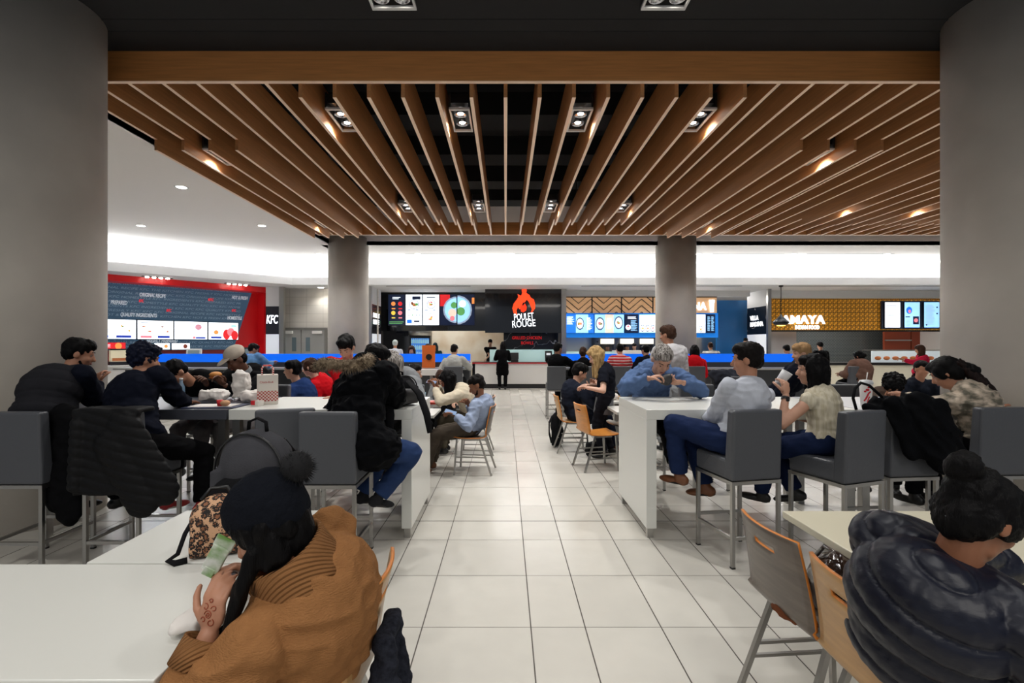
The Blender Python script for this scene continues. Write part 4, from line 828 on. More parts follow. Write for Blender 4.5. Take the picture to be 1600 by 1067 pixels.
    if top:
        t = MB(); f = top.get('inf', .016); g = bw; sl = top.get('sleeve', .97); hem = top.get('hem', 0)
        t.ell(C, ((.158)*s*g+f, .112*s*g+f, .18*s+f*.5), ft); t.ell(Wt, (.138*s*g+f, .108*s*g+f, .15*s), ft); t.cap(P+td*.02, C, .128*s*g+f, .125*s*g+f, ft, .82); t.ell(P+td*.03, (.158*s*g+f, .122*s*g+f, .115*s), ft)
        t.cap(SL, SR, .052*s+f, .052*s+f, ft, .95); t.cap(Nk-td*.10*s, Nk-td*.005, .10*s+f, .064*s+f*.6, ft, .9, flat_end=True)
        if hem:
            for a, k_ in ((hipL, KL), (hipR, KR)): t.cap(a, a.lerp(k_, hem), .10*s*g+f, .092*s*g+f)
        for S_, E_, H_ in ((SL, EL, HL), (SR, ER, HR)):
            if sl > 0:
                if sl < .5: t.cap(S_, S_.lerp(E_, sl*2), .056*s+f, .053*s+f, flat_end=True)
                else: t.cap(S_, E_, .055*s+f, .046*s+f); t.cap(E_, E_.lerp(H_, (sl-.5)*2), .045*s+f, (.034 if f < .04 else .042)*s+f*.55, flat_end=True)
            else: t.cap(S_, S_.lerp(E_, .05), .05*s, .05*s)
        if extra_top: extra_top(t, G)
        dp = top.get('disp'); dp = dp(G) if dp else wrinkle(top.get('wr', .006)*s, 9, dist)
        blob(top.get('name', 'shirt'), t, [top['mat']], root, max(vox, .0065), 4, dp)
        if top.get('vest'):
            t = MB(); f = f+.03; t.ell(C, ((.158)*s*g+f, .112*s*g+f, .18*s+f*.5), ft); t.ell(Wt, (.138*s*g+f, .108*s*g+f, .15*s), ft); t.cap(P+td*.02, C, .128*s*g+f, .125*s*g+f, ft, .82); t.cap(SL.lerp(SR, .12), SL.lerp(SR, .88), .06*s+f*.7, .06*s+f*.7, ft, .95); blob('vest', t, [top['vest']], root, .009, 4, quilt(.008, .09, td, 1))
        if top.get('collar'):
            c = MB(); Rn = frame((Hc-Nk), fx); r0_ = .066*s+f*.3; rg = []
            for z_, q in ((-.035, 1.22), (-.01, 1.06), (.022, 1.0), (.026, .92), (.0, .93)): rg.append([Nk+Rn@Vector((math.cos(k*PI/12)*r0_*q, math.sin(k*PI/12)*r0_*q, z_*s*top['collar'])) for k in range(24)])
            c.ring_loft(rg, 0, False); c.build('collar', top.get('cmat', top['mat']), root)
    if pants:
        t = MB(); f = pants.get('inf', .012); g = bw
        t.ell(P, (.155*s*g+f, .12*s*g+f, .105*s), ft)
        ln = pants.get('len', .95)
        for h_, k_, f_ in ((hipL, KL, FL), (hipR, KR, FR)): t.cap(h_, k_, .088*s*g+f, .062*s+f); t.cap(k_, k_.lerp(f_, ln), .060*s+f, .045*s+f*1.2, flat_end=True)
        blob(pants.get('name', 'trousers'), t, [pants['mat']], root, max(vox, .007), 4, wrinkle(.007*s, 8, dist+3))
    if shoes:
        for i, (k_, f_) in enumerate(((KL, FL), (KR, FR))):
            t = MB(); sh_d = Vector((0, 1, 0)); dn = (f_-k_).normalized(); sh_d = (sh_d-dn*sh_d.dot(dn)*.55).normalized(); xx = sh_d.cross(Vector((0, 0, 1))).normalized(); zz_ = xx.cross(sh_d); Rf = Matrix((xx, sh_d, zz_)).transposed(); c = f_-zz_*.035*s
            t.ell(c-sh_d*.02*s, (.038*s, .055*s, .045*s), Rf); t.ell(c+sh_d*.09*s-zz_*.012*s, (.043*s, .095*s, .03*s), Rf); t.cap(f_-dn*(.09*s if shoes.get('boot') else .02), c, .042*s, .042*s)
            sho = blob('shoe', t, [shoes['mat']], root, max(vox, .008), 3)
            so = MB(); so.ell(c+sh_d*.045*s-zz_*.026*s, (.037*s, .114*s, .014*s), Rf, 18, 8); so.build('sole', shoes.get('sole', M('sole_black', (22, 20, 20), .6)), sho)
    return G
def fabric(nm, c, rough=.85, **k): k.setdefault('var', .08); k.setdefault('vscale', 12); k.setdefault('bump', .25); k.setdefault('bscale', 160); k.setdefault('spec', .06); return M('cloth_'+nm, c, rough, **k)
# ---------------- the cast ----------------
blackc = fabric('black', (12, 12, 14)); navyc = fabric('navy', (16, 19, 30)); denim = fabric('denim', (42, 60, 98), var=.25, vscale=5); darkden = fabric('dark_denim', (24, 34, 62)); trs = fabric('black_trousers', (11, 11, 13)); shoe_b = M('shoe_black', (20, 19, 19), .4); shoe_br = M('shoe_brown', (112, 66, 36), .45); whitec = fabric('white', (188, 192, 202)); greyc = fabric('grey', (128, 130, 132)); olive = fabric('olive', (76, 70, 58)); redc = fabric('red', (190, 20, 30)); bluec = fabric('steel_blue', (82, 104, 142)); lblue = fabric('pale_blue', (146, 158, 182)); beige = fabric('beige', (206, 194, 172))
camel = fabric('camel_knit', (146, 102, 64), .95, var=.07, vscale=30, bump=.6, bscale=95, bstretch=(1, 1, 3)); camelr = M('camel_rib', (138, 96, 60), .95, spec=.1); N, L, b = nodes_of(camelr)
# ribbed knit
def ribs(m, n=70):
    N, L, b = nodes_of(m); tc = N.new('ShaderNodeTexCoord'); w = N.new('ShaderNodeTexWave'); w.inputs['Scale'].default_value = n; w.bands_direction = 'DIAGONAL'; L.new(tc.outputs['Object'], w.inputs[0]); bp = N.new('ShaderNodeBump'); bp.inputs['Strength'].default_value = .7; bp.inputs['Distance'].default_value = .01; L.new(w.outputs[0], bp.inputs['Height']); L.new(bp.outputs[0], b.inputs['Normal'])
ribs(camelr, 38)
puffer = M('puffer_nylon', (15, 18, 32), .40, spec=.32, bump=.16, bscale=30, bstretch=(1, 1, 2)); puffk = M('puffer_black', (11, 11, 13), .6, spec=.2, bump=.3, bscale=30); vest = fabric('charcoal_vest', (38, 38, 42))
parkam = fabric('parka', (9, 10, 13), .8, bump=.3, bscale=40); fur = M('fur_brown', (86, 70, 52), .9, col2=(150, 132, 108), vscale=30, bump=.8, bscale=120)
camo = M('camo_print', (188, 172, 154), .85, col2=(92, 88, 76), vscale=13, vstretch=(1, 1, 1.8), bump=.2, bscale=80)
def striped(nm, c1, c2, n, sharp=.5, axis=2):
    m = M(nm, c1, .85); N, L, b = nodes_of(m); tc = N.new('ShaderNodeTexCoord'); sp = N.new('ShaderNodeSeparateXYZ'); L.new(tc.outputs['Object'], sp.inputs[0]); a = N.new('ShaderNodeMath'); a.operation = 'MULTIPLY'; a.inputs[1].default_value = n; L.new(sp.outputs[axis], a.inputs[0]); f = N.new('ShaderNodeMath'); f.operation = 'FRACT'; L.new(a.outputs[0], f.inputs[0]); g = N.new('ShaderNodeMath'); g.operation = 'GREATER_THAN'; g.inputs[1].default_value = sharp; L.new(f.outputs[0], g.inputs[0]); mx = N.new('ShaderNodeMix'); mx.data_type = 'RGBA'; mx.inputs[6].default_value = srgb(*c1); mx.inputs[7].default_value = srgb(*c2); L.new(g.outputs[0], mx.inputs[0]); L.new(mx.outputs[2], b.inputs['Base Color']); return m
redstripe = striped('red_stripe', (190, 40, 44), (214, 206, 206), 16, .72); blouse = M('blouse_stripe', (206, 198, 178), .85, col2=(182, 172, 148), vscale=2.2, vstretch=(22, 22, .5), spec=.1); plaid = striped('plaid_shirt', (215, 212, 205), (60, 60, 62), 12, .7)
def pend_mesh(nm, mb, mats, root, v=.01, sm=3, disp=None, ex=None): return blob(nm, mb, mats, root, v, sm, disp, ex)
SB = dict(mat=shoe_b)
# 1 woman in the camel sweater
G = person((-.665, 1.60), 84, 'woman in a camel roll-neck sweater and black pompom beanie unwrapping food', at(420, 820, 1.40), (34, 10, 6), sit=.46, bw=1.16, skn='tan', hair=('nape', 'b'), top=dict(mat=camel, inf=.036, wr=.010, name='sweater', sleeve=.93), pants=dict(mat=trs), shoes=SB,
    hl=at(326, 992, 1.30), hr=at(412, 900, 1.50), palm=dict(l=Vector((.2, 1, .1)), ld=Vector((0, .1, 1.8)), r=Vector((-.3, -.6, -.8)), rd=Vector((-1, -.2, .1))), curl=(.45, .7), polel=(-.5, -.7, -1), hunch=.07, vox=.0055, fl=(-1.0, 1.45, .09), fr=(-1.05, 1.8, .09))
rt, s, H_, Rh = G['root'], G['s'], G['H'], G['Rh']
beanie = fabric('beanie', (20, 22, 28), .95, bump=.7, bscale=60)
mb = MB(); bh = lambda p: H_+Rh@Vector(p)
mb.ell(bh((0, -.02, .058)), (.102, .118, .098), Rh, 28, 18); mb.ell(bh((0, -.05, .03)), (.098, .085, .095), Rh)
blob('beanie', mb, [beanie], rt, .007, 3, lambda co, n: .0035*nz(co, 40))
mb = MB(); rc = random.Random(2); pc = bh((0, -.155, .095))
for k in range(900):
    v = Vector((rc.gauss(0, 1), rc.gauss(0, 1), rc.gauss(0, 1))).normalized(); l = .046+.018*rc.random(); sidev = v.orthogonal().normalized()*.0022; s2 = v.cross(sidev); tip = pc+v*l+Vector((0, 0, -.006))
    mb.add([pc+v*.02+sidev, pc+v*.02-sidev*.5+s2*.8, pc+v*.02-sidev*.5-s2*.8, tip], [(0, 1, 3), (1, 2, 3), (2, 0, 3)])
mb.ell(pc, (.045, .045, .045)); mb.build('pompom', M('pompom_fur', (14, 14, 17), .95), rt)
mb = MB(); Rn = frame(H_-G['N'], G['fx']); rg = []
for z_, q in ((-.055, 1.35), (-.02, 1.22), (.03, 1.12), (.062, 1.10), (.066, 1.02), (.03, .98), (0, .98)): rg.append([G['N']+G['td']*.028+Rn@Vector((math.cos(k*PI/20)*.104*q*(1+.0*k), math.sin(k*PI/20)*.104*q, z_+.012*math.cos(k*PI/20))) for k in range(40)])
mb.ring_loft(rg, 0, False); mb.build('collar', camelr, rt, solid=.006)
for a, c in ((G['EL'], G['HL']), (G['ER'], G['HR'])):
    d = (c-a).normalized(); mb = MB(); mb.cyl(c-d*.075, c-d*.005, .062, .052, 28, caps=False); mb.build('cuff', camelr, rt, solid=.01)
mb = MB(); lc = bh((-.08, .02, -.04)); mb.tube([lc, lc+Vector((-.02, .03, -.1)), lc+Vector((-.03, .06, -.22)), lc+Vector((-.03, .09, -.32)), lc+Vector((0, .11, -.38))], [.022, .022, .018, .012, .004], 12); mb.cap(bh((-.058, -.02, 0)), bh((-.055, -.01, -.085)), .042, .036); mb.cap(bh((-.066, .02, .01)), bh((-.066, .02, -.09)), .026, .024); mb.cap(bh((0, -.06, -.02)), bh((0, -.05, -.08)), .06, .05); mb.tube([bh((.06, .03, -.05)), bh((.06, .06, -.16)), bh((.04, .09, -.26))], [.02, .016, .005], 12)
blob('hair_lock', mb, [hair_b], rt, .006, 2, lambda co, n: .006*nz((co[0], co[1], co[2]*.3), 60))
# henna pattern on the near hand
d_ = ((G['HL']-G['EL']).normalized()+(G['loc'](Vector((0, .1, 1.8)))-G['loc'](Vector((0, 0, 0))))).normalized(); pn = G['loc'](Vector((.2, 1, .1)))-G['loc'](Vector((0, 0, 0))); pn = (pn-d_*pn.dot(d_)).normalized(); xx = d_.cross(pn); c0 = G['HL']+d_*.055
mb = MB(); hp_ = lambda u, v: c0+xx*u+d_*v-pn*(.0165*math.sqrt(max(.1, 1-(u/.040)**2-(v/.058)**2))+.001)
for cu, cv, r_, a0, a1 in ((0, 0, .012, 0, 6.3), (.012, .018, .009, 1, 6), (-.013, .016, .008, 0, 5), (-.01, -.018, .010, 2, 8), (.013, -.014, .008, 0, 5), (0, .034, .006, 0, 6), (0, 0, .005, 0, 6)):
    n = 14; mb.tube([hp_(cu+r_*(1-.5*i/n)*math.cos(a0+(a1-a0)*i/n), cv+r_*(1-.5*i/n)*math.sin(a0+(a1-a0)*i/n)) for i in range(n+1)], .0011, 5)
mb.build('henna_pattern', M('henna', (140, 56, 26), .6), rt)
# 2 woman in the quilted jacket
def pj_disp(G): return quilt(.016, .088, G['td']*1.0+G['fx']*.16, 2.)
def pj_hood(t, G):
    n = G['N']; fy = G['fy']; fx = G['fx']
    for k in range(7):
        a = PI*(k/6); t.ell(n+fx*math.cos(a)*.10-fy*(.02+math.sin(a)*.08)-G['td']*.005, (.060, .052, .055), None, 16, 10)
    t.ell(n-fy*.12-G['td']*.09, (.13, .06, .10), G['ft'])
G = person((1.35, 1.56), -74, 'woman with a high black bun in a shiny navy quilted jacket', at(1530, 806, 1.38), (30, -8, 0), sit=.46, bw=1.02, skn='brown', hair=('bun', 'b'), top=dict(mat=puffer, inf=.044, name='quilted_jacket', disp=pj_disp), extra_top=pj_hood, pants=dict(mat=trs), shoes=SB, hl=at(1640, 900, 1.72), hr=at(1610, 1010, 1.38), hunch=.08, vox=.0055, poler=(.9, .1, -1))
# 3 man in the dark vest
G3 = person((-3.44, 3.58), -26, 'bearded man in a charcoal padded vest raising food to his mouth', at(124, 553, 3.92), (16, -28, 0), sit=.77, bw=1.15, skn='tan', hair=('short', 'b'), beard=True, top=dict(mat=navyc, inf=.03, name='jacket', collar=1.6, cmat=blackc, vest=vest), pants=dict(mat=trs), shoes=SB, hl=at(118, 600, 4.12), hr=at(152, 600, 4.12), palm=dict(rd=Vector((0, 0, 1)), ld=Vector((0, 0, 1))), hunch=.06, fl=(-3.5, 3.95, .33), fr=(-3.2, 3.98, .33))
t3 = MB(); L3 = G3['loc']; t3.cap(L3((-3.20, 3.50, 1.05)), L3((-3.12, 3.46, .42)), .13, .12, G3['ft'], .5); t3.cap(L3((-3.28, 3.52, .95)), L3((-3.22, 3.46, .50)), .10, .10, G3['ft'], .5); blob('coat_tail', t3, [blackc], G3['root'], .010, 4, wrinkle(.010, 7))
# 4 man in navy sweater
person((-2.76, 3.62), -20, 'man in a navy sweatshirt with curly blue-black hair leaning on the table', at(226, 562, 3.95), (12, -20, 0), sit=.77, bw=1.15, skn='tan', hair=('curly', hairm('blueblack', (18, 22, 40))), top=dict(mat=navyc, inf=.026, name='sweatshirt', wr=.010), pants=dict(mat=trs), shoes=dict(mat=M('sneaker_red', (178, 44, 48), .5), sole=M('sneaker_white', (215, 212, 208), .5)), hl=at(215, 625, 4.2), hr=at(292, 628, 4.25), hunch=.05, fl=(-2.75, 3.95, .33), fr=(-2.42, 3.85, .33))
# 5 boy in black tee
person((-3.15, 5.3), 172, 'boy in a black t-shirt bowed low over the dark table', at(276, 582, 4.85), (50, -15, 10), sit=.77, skn='tan', hair=('short', 'b'), top=dict(mat=blackc, inf=.016, sleeve=.33, name='t_shirt'), pants=dict(mat=fabric('grey_trousers', (96, 92, 94))), shoes=SB, hl=at(300, 632, 4.7), hr=at(262, 630, 4.6), hunch=.09)
# 6 person in pale cap
G = person((-2.72, 5.35), 165, 'person in a beige cap and black hoodie holding a burger', at(369, 562, 4.95), (34, -20, 0), sit=.77, skn='dark', hair=('crop', 'b'), top=dict(mat=blackc, inf=.028, name='hoodie', collar=2.2, cmat=greyc), pants=dict(mat=fabric('pale_trousers', (120, 116, 116))), shoes=SB, hl=at(352, 602, 4.65), hr=at(322, 600, 4.65), palm=dict(ld=Vector((0, 0, .6)), rd=Vector((0, 0, .6))), hunch=.08)
mb = MB(); bh = lambda p, G=G: G['H']+G['Rh']@Vector(p); mb.ell(bh((0, -.02, .07)), (.092, .11, .078), G['Rh'], 24, 14); mb.ell(bh((0, .10, .062)), (.07, .085, .008), G['Rh']@Matrix.Rotation(-.15, 3, 'X'), 20, 8); mb.build('cap', fabric('cap_beige', (184, 172, 158)), G['root'])
bg = empty('burger', at(337, 590, 4.72), label='fried chicken burger held up by the person in the cap', cat='food'); mb = MB(); mb.ell((0, 0, .03), (.055, .055, .03)); mb.build('bun', M('bun', (196, 130, 60), .6), bg); MB().ell((0, 0, 0), (.06, .058, .018)).build('filling', M('filling', (150, 84, 34), .7), bg)
# 7 parka
def ph(t, G):
    n = G['N']; fy = G['fy']; fx = G['fx']
    for k in range(8): a = PI*(k/7); t.ell(n+fx*math.cos(a)*.14-fy*(.01+math.sin(a)*.13)+G['td']*(.0), (.07, .07, .075), None, 16, 10)
    t.ell(n-fy*.10+G['td']*.06+fx*.05, (.13, .09, .09), G['ft'])
G = person((-1.09, 3.58), -42, 'person in a black parka with fur hood and blue jeans, back turned', at(588, 562, 4.02), (28, -14, 0), sit=.77, bw=1.2, skn='tan', hair=('short', 'b'), top=dict(mat=parkam, inf=.055, hem=.25, name='parka', wr=.016), extra_top=ph, pants=dict(mat=denim, inf=.02), shoes=dict(mat=fabric('shoe_grey', (40, 40, 42))), hl=at(560, 628, 4.25), hr=at(622, 622, 4.25), hunch=.05, fl=at(568, 772, 3.95), fr=at(590, 776, 3.68))
def furring(G, pts, r, nm='fur_trim', m=fur, seed=3, dens=900):
    mb = MB(); rc = random.Random(seed); n = len(pts)-1
    mb.tube(pts, r*.6, 10)
    for k in range(dens):
        t = rc.random()*n; i = min(int(t), n-1); c = pts[i].lerp(pts[i+1], t-i); v = Vector((rc.gauss(0, 1), rc.gauss(0, 1), rc.gauss(0, 1))).normalized(); l = r*(.8+.45*rc.random()); sv = v.orthogonal().normalized()*.004; s2 = v.cross(sv); b0 = c+v*r*.35
        mb.add([b0+sv, b0-sv*.5+s2*.8, b0-sv*.5-s2*.8, c+v*l+Vector((0, 0, -.012))], [(0, 1, 3), (1, 2, 3), (2, 0, 3)])
    return mb.build(nm, m, G['root'])
pts = [G['loc'](at(*p)) for p in ((496, 572, 3.58), (505, 566, 3.52), (520, 568, 3.47), (538, 570, 3.45), (556, 569, 3.46), (570, 565, 3.5), (578, 558, 3.58))]
furring(G, pts, .062, dens=1500)
# 8 man with red collar opposite
person((-1.82, 5.4), 178, 'dark haired man with a red collar facing the camera over the parka', at(541, 543, 5.1), (38, 0, 0), sit=.77, H=1.75, skn='light', hair=('short', 'b'), top=dict(mat=redc, inf=.02), pants=dict(mat=trs), shoes=SB, hl=at(520, 620, 4.85), hr=at(560, 618, 4.8), hunch=.05)
# 9 boy blue jacket, 10 red woman
person((-2.55, 6.4), 84, 'boy with straight black hair in a blue jacket facing left', at(457, 578, 6.3), (4, 10, 0), sit=.46, H=1.7, skn='light', hair=('short', 'b'), top=dict(mat=fabric('blue_jacket', (34, 54, 98)), inf=.035, collar=1.2), pants=dict(mat=trs), shoes=SB, hl=at(428, 622, 6.1), hr=at(432, 618, 6.5))
person((-2.4, 6.95), 88, 'woman with tied hair in a bright red hoodie facing left', at(484, 574, 6.75), (14, 0, 0), sit=.46, H=1.72, skn='pale', hair=('lowbun', 'br'), top=dict(mat=redc, inf=.04, collar=1.4), pants=dict(mat=trs), shoes=SB)
# 11 grey haired woman
person((-1.12, 5.4), 150, 'grey haired woman in a pale grey sweater looking down', at(614, 568, 5.15), (36, 12, 12), sit=.77, skn='light', hair=('bob', 'g'), top=dict(mat=greyc, inf=.035, name='sweater'), pants=dict(mat=trs), shoes=SB, hl=at(625, 615, 4.85), hr=at(600, 612, 4.8), hunch=.07, H=1.74)
# 12 man blue profile
person((-1.5, 6.78), -86, 'short haired man in a blue jacket facing right at a small table', at(647, 583, 6.75), (12, 0, 0), sit=.46, skn='light', hair=('crop', 'dk'), top=dict(mat=fabric('royal_blue', (34, 60, 130)), inf=.03), pants=dict(mat=trs), shoes=SB, hb=1.05)
# 13 beige woman
G = person((-.50, 7.1), 90, 'woman with black bobbed hair in a beige sweater looking at a phone', at(700, 593, 7.0), (38, 0, 0), sit=.46, skn='brown', hair=('bob', 'b'), top=dict(mat=beige, inf=.03, name='sweater'), pants=dict(mat=olive), shoes=SB, hl=at(680, 606, 6.85), hr=at(684, 604, 7.1), palm=dict(ld=Vector((-.5, 0, .8)), rd=Vector((-.5, 0, .8))), hunch=.05, hb=1.08)
def phone(loc, rot, lab):
    r = empty('phone', loc, label=lab, cat='phone'); r.rotation_euler = rot; MB().box(-.036, .036, -.075, .075, -.004, .004).build('case', M('black_plastic'), r, bevel=.003); MB().box(-.033, .033, -.07, .07, .004, .005).build('glass', M('phone_glass', (120, 140, 170), .1, emit=.3), r)
phone(at(674, 597, 6.95), (.2, -.6, 1.2), 'phone held up by the woman in the beige sweater')
# 14 phone man
G = person((-.44, 6.08), 84, 'man in a pale blue shirt slumped on a chair reading a phone', at(745, 602, 6.0), (30, 6, 0), sit=.46, skn='brown', hair=('crop', 'dk'), beard=True, top=dict(mat=lblue, inf=.02, collar=1., wr=.012), pants=dict(mat=fabric('brown_trousers', (70, 62, 54)), inf=.018), shoes=dict(mat=shoe_br), hl=at(712, 650, 5.85), hr=at(732, 632, 6.15), palm=dict(ld=Vector((-1, 0, .3))), hunch=.07, fl=(-.98, 5.95, .09), fr=(-.95, 6.2, .09), hb=1.05)
phone(at(704, 644, 5.85), (.3, -.5, 1.3), 'phone held in the lap of the man in the pale blue shirt')
# 15 far left of aisle
person((zx(712, 10.7), 10.6), -8, 'man in a pale sweater on a stool at the left bar, back turned', at(710, 547, 10.75), (20, -10, 0), sit=.77, H=1.74, skn='light', hair=('crop', 'dk'), top=dict(mat=fabric('pale_sweater', (186, 186, 182)), inf=.03), pants=dict(mat=trs), shoes=SB, hl=at(700, 570, 11.05), hr=at(730, 567, 11.05))
person((zx(785, 17), 17.0), 0, 'woman in a long black coat standing at the service counter', at(786, 539.5, 17.05), (6, 0, 0), H=1.70, skn='light', hair=('bob', 'b'), top=dict(mat=blackc, inf=.03, hem=.75, name='coat'), pants=dict(mat=trs), shoes=SB, hl=(zx(781, 17), 17.3, 1.15), hr=(zx(789, 17), 17.3, 1.15))
person((zx(766, 18.5), 18.5), 176, 'server in a black t-shirt and cap behind the counter', at(766, 535.5, 18.5), (25, 10, 0), H=1.7, skn='light', hair=('short', 'b'), top=dict(mat=blackc, sleeve=.35), pants=dict(mat=trs), shoes=SB, hl=at(760, 560, 18.3), hr=at(772, 556, 18.3))
person((zx(618, 16), 16), 4, 'man in a white shirt and white cap standing with a shoulder strap', at(617.5, 537, 16), (5, 0, 0), H=1.72, skn='tan', hair=('short', fabric('cap_white', (190, 200, 200))), top=dict(mat=whitec), pants=dict(mat=trs), shoes=SB)
person((zx(641, 12.2), 12.2), 178, 'woman with long brown hair facing the camera over the left bar', at(643, 548, 12.1), (12, 8, 0), sit=.72, H=1.68, skn='light', hair=('long', 'br'), top=dict(mat=fabric('rust', (190, 92, 60))), pants=dict(mat=trs), shoes=SB)
person((zx(668, 12.4), 12.4), 170, 'woman with brown hair turned left behind the orange poster', at(669, 545, 12.3), (10, 20, 0), sit=.74, H=1.7, skn='light', hair=('long', 'br'), top=dict(mat=blackc), pants=dict(mat=trs), shoes=SB)
person((zx(680, 17), 17.2), 175, 'worker in dark teal beside the drinks fridge', at(680, 541, 17.2), (15, 0, 0), H=1.66, skn='brown', hair=('bob', hairm('teal', (26, 48, 56))), top=dict(mat=fabric('teal', (28, 60, 70))), pants=dict(mat=trs), shoes=SB)
person((zx(577, 12.0), 12.0), 30, 'dark haired person seated low beyond the left bar near the column', at(577, 546, 12), (10, 0, 0), sit=.74, skn='light', hair=('short', 'br'), top=dict(mat=greyc), pants=dict(mat=trs), shoes=SB)
person((zx(398, 10.5), 10.5), -20, 'person in a pale denim jacket leaning on the left bar', at(396, 546, 10.7), (25, -30, 0), sit=.77, H=1.75, skn='tan', hair=('short', 'b'), top=dict(mat=fabric('light_denim', (96, 140, 190)), inf=.035), pants=dict(mat=trs), shoes=SB, hl=at(405, 566, 11), hr=at(425, 566, 11))
person((zx(700, 8.6), 8.5), 180, 'small brown haired child partly hidden by the woman in beige', at(688, 588, 8.3), (30, 20, 0), sit=.46, H=1.45, skn='pale', hair=('bob', 'br'), top=dict(mat=greyc), pants=dict(mat=trs), shoes=SB)
# right of the aisle
person((zx(868, 10.7), 10.6), -28, 'young man in a black sweater on a stool beside the aisle', at(872, 545, 10.7), (8, -25, 0), sit=.77, H=1.75, skn='tan', hair=('short', 'b'), top=dict(mat=blackc, inf=.03), pants=dict(mat=trs), shoes=SB, hl=at(885, 568, 11), hr=at(898, 567, 11))
person((1.05, 7.3), -82, 'man in a dark suit and white collar eating at a small table', at(906, 582, 7.3), (28, 0, 0), sit=.46, H=1.8, skn='light', hair=('short', 'b'), top=dict(mat=fabric('suit', (30, 34, 46)), inf=.032, hem=.35, collar=1.1, cmat=whitec, name='suit_jacket'), pants=dict(mat=fabric('suit_trousers', (26, 30, 44))), shoes=dict(mat=shoe_br), hl=at(924, 606, 7.5), hr=at(925, 608, 7.15), palm=dict(ld=Vector((.2, 0, .8)), rd=Vector((.2, 0, .8))), hb=1.05, hunch=.06, fr=(1.62, 7.1, .09), fl=(1.65, 7.45, .09))
person((2.3, 6.45), 86, 'seated person mostly hidden by the bar table, one crossed leg and pale sneaker showing', (1.98, 6.45, 1.22), (25, 0, 0), sit=.46, H=1.72, skn='tan', hair=('short', 'b'), top=dict(mat=greyc, inf=.02), pants=dict(mat=fabric('rust_trousers', (96, 62, 52)), inf=.014), shoes=dict(mat=fabric('pale_sneaker', (150, 146, 140))), fl=(1.50, 6.28, .60), fr=(1.75, 6.6, .09), hl=(1.85, 6.3, .80), hr=(1.85, 6.6, .80))
person((zx(912, 10.7), 10.7), 0, 'woman with tied brown hair in black at the right bar', at(911, 551, 10.75), (15, -15, 0), sit=.77, H=1.66, skn='light', hair=('lowbun', 'br'), top=dict(mat=blackc), pants=dict(mat=trs), shoes=SB)
Gb = person((zx(946, 6.85), 6.85), 84, 'blonde woman in a black top and grey skirt stooping with a blue cloth', at(931, 556, 6.8), (34, 8, 0), H=1.66, skn='pale', hair=('long', 'bl'), top=dict(mat=fabric('black_top', (24, 26, 34)), sleeve=.3, inf=.02, name='top'), pants=dict(mat=fabric('dark_leggings', (26, 26, 32)), inf=.016), shoes=SB, hl=at(918, 606, 6.65), hr=at(921, 602, 6.9), hb=1.08, fl=(1.38, 6.8, .09), fr=(1.52, 6.98, .09), pz=.88)
mb = MB(); mb.cap((0, .0, .98), (0, .03, .62), .135, .17, Matrix.Identity(3), .85, flat_end=True); blob('skirt', mb, [fabric('grey_skirt', (104, 104, 108))], Gb['root'], .011, 3)
person((zx(968, 10.7), 10.65), 4, 'person in a red and white striped shirt at the right bar', at(968, 546, 10.8), (20, 0, 0), sit=.77, H=1.68, skn='light', hair=('short', 'b'), top=dict(mat=redstripe, inf=.035), pants=dict(mat=trs), shoes=SB)
person((3.1, 10.65), 10, 'person in navy mostly hidden behind the blue shirt man', at(1008, 548, 10.8), (20, 20, 0), sit=.77, H=1.68, skn='light', hair=('short', 'b'), top=dict(mat=navyc, inf=.03), pants=dict(mat=trs), shoes=SB)
person((4.1, 10.65), 0, 'person in a red hoodie with long black hair at the right bar', at(1085, 548, 10.8), (15, 0, 0), sit=.77, H=1.7, skn='light', hair=('bob', 'b'), top=dict(mat=redc, inf=.04), pants=dict(mat=trs), shoes=SB)
person((zx(1112, 14.8), 14.8), -10, 'person in a plaid shirt standing beyond the blue band', at(1110, 541, 14.9), (20, 0, 0), H=1.66, skn='tan', hair=('crop', 'br'), top=dict(mat=plaid, inf=.04), pants=dict(mat=trs), shoes=SB)
G = person((1.58, 5.32), 178, 'grey haired man in a blue shirt bent over food in both hands', at(1034, 562, 4.80), (44, 0, -4), sit=.77, H=1.80, bw=1.15, skn='light', hair=('crop', 'g'), top=dict(mat=bluec, inf=.03, collar=1.2, wr=.014), pants=dict(mat=trs), shoes=dict(mat=shoe_b), hr=at(1014, 591, 4.62), hl=at(1068, 598, 4.62), palm=dict(r=Vector((.6, -.2, -.3)), rd=Vector((1.2, -.3, .2)), l=Vector((-.6, 0, .3)), ld=Vector((-1.3, 0, -.1))), hunch=.09, polel=(-1, -.1, -.55), poler=(1, -.1, -.55), hb=1.12, curl=(.7, .8), fl=at(1053, 726, 4.5), fr=at(1080, 715, 4.6))
o = MB(); o.ell((0, 0, 0), (.06, .045, .05)); o.ell((.02, 0, .03), (.04, .035, .03)); q = blob('wrapped_food', o, [M('dark_wrap', (46, 44, 44), .6)], None, .008, 2, lambda co, n: .01*nz(co, 30), loc=at(1041, 594, 4.58)); tag(q, 'dark wrapped food held by the man in the blue shirt', 'food')
person((2.47, 7.35), 20, 'tall brown haired person in a white hoodie walking away behind the tables', at(1043, 523, 7.3), (10, 25, 0), H=1.92, skn='tan', hair=('short', 'br'), top=dict(mat=fabric('white_hoodie', (190, 188, 190)), inf=.05, collar=1.6), pants=dict(mat=greyc), shoes=SB)
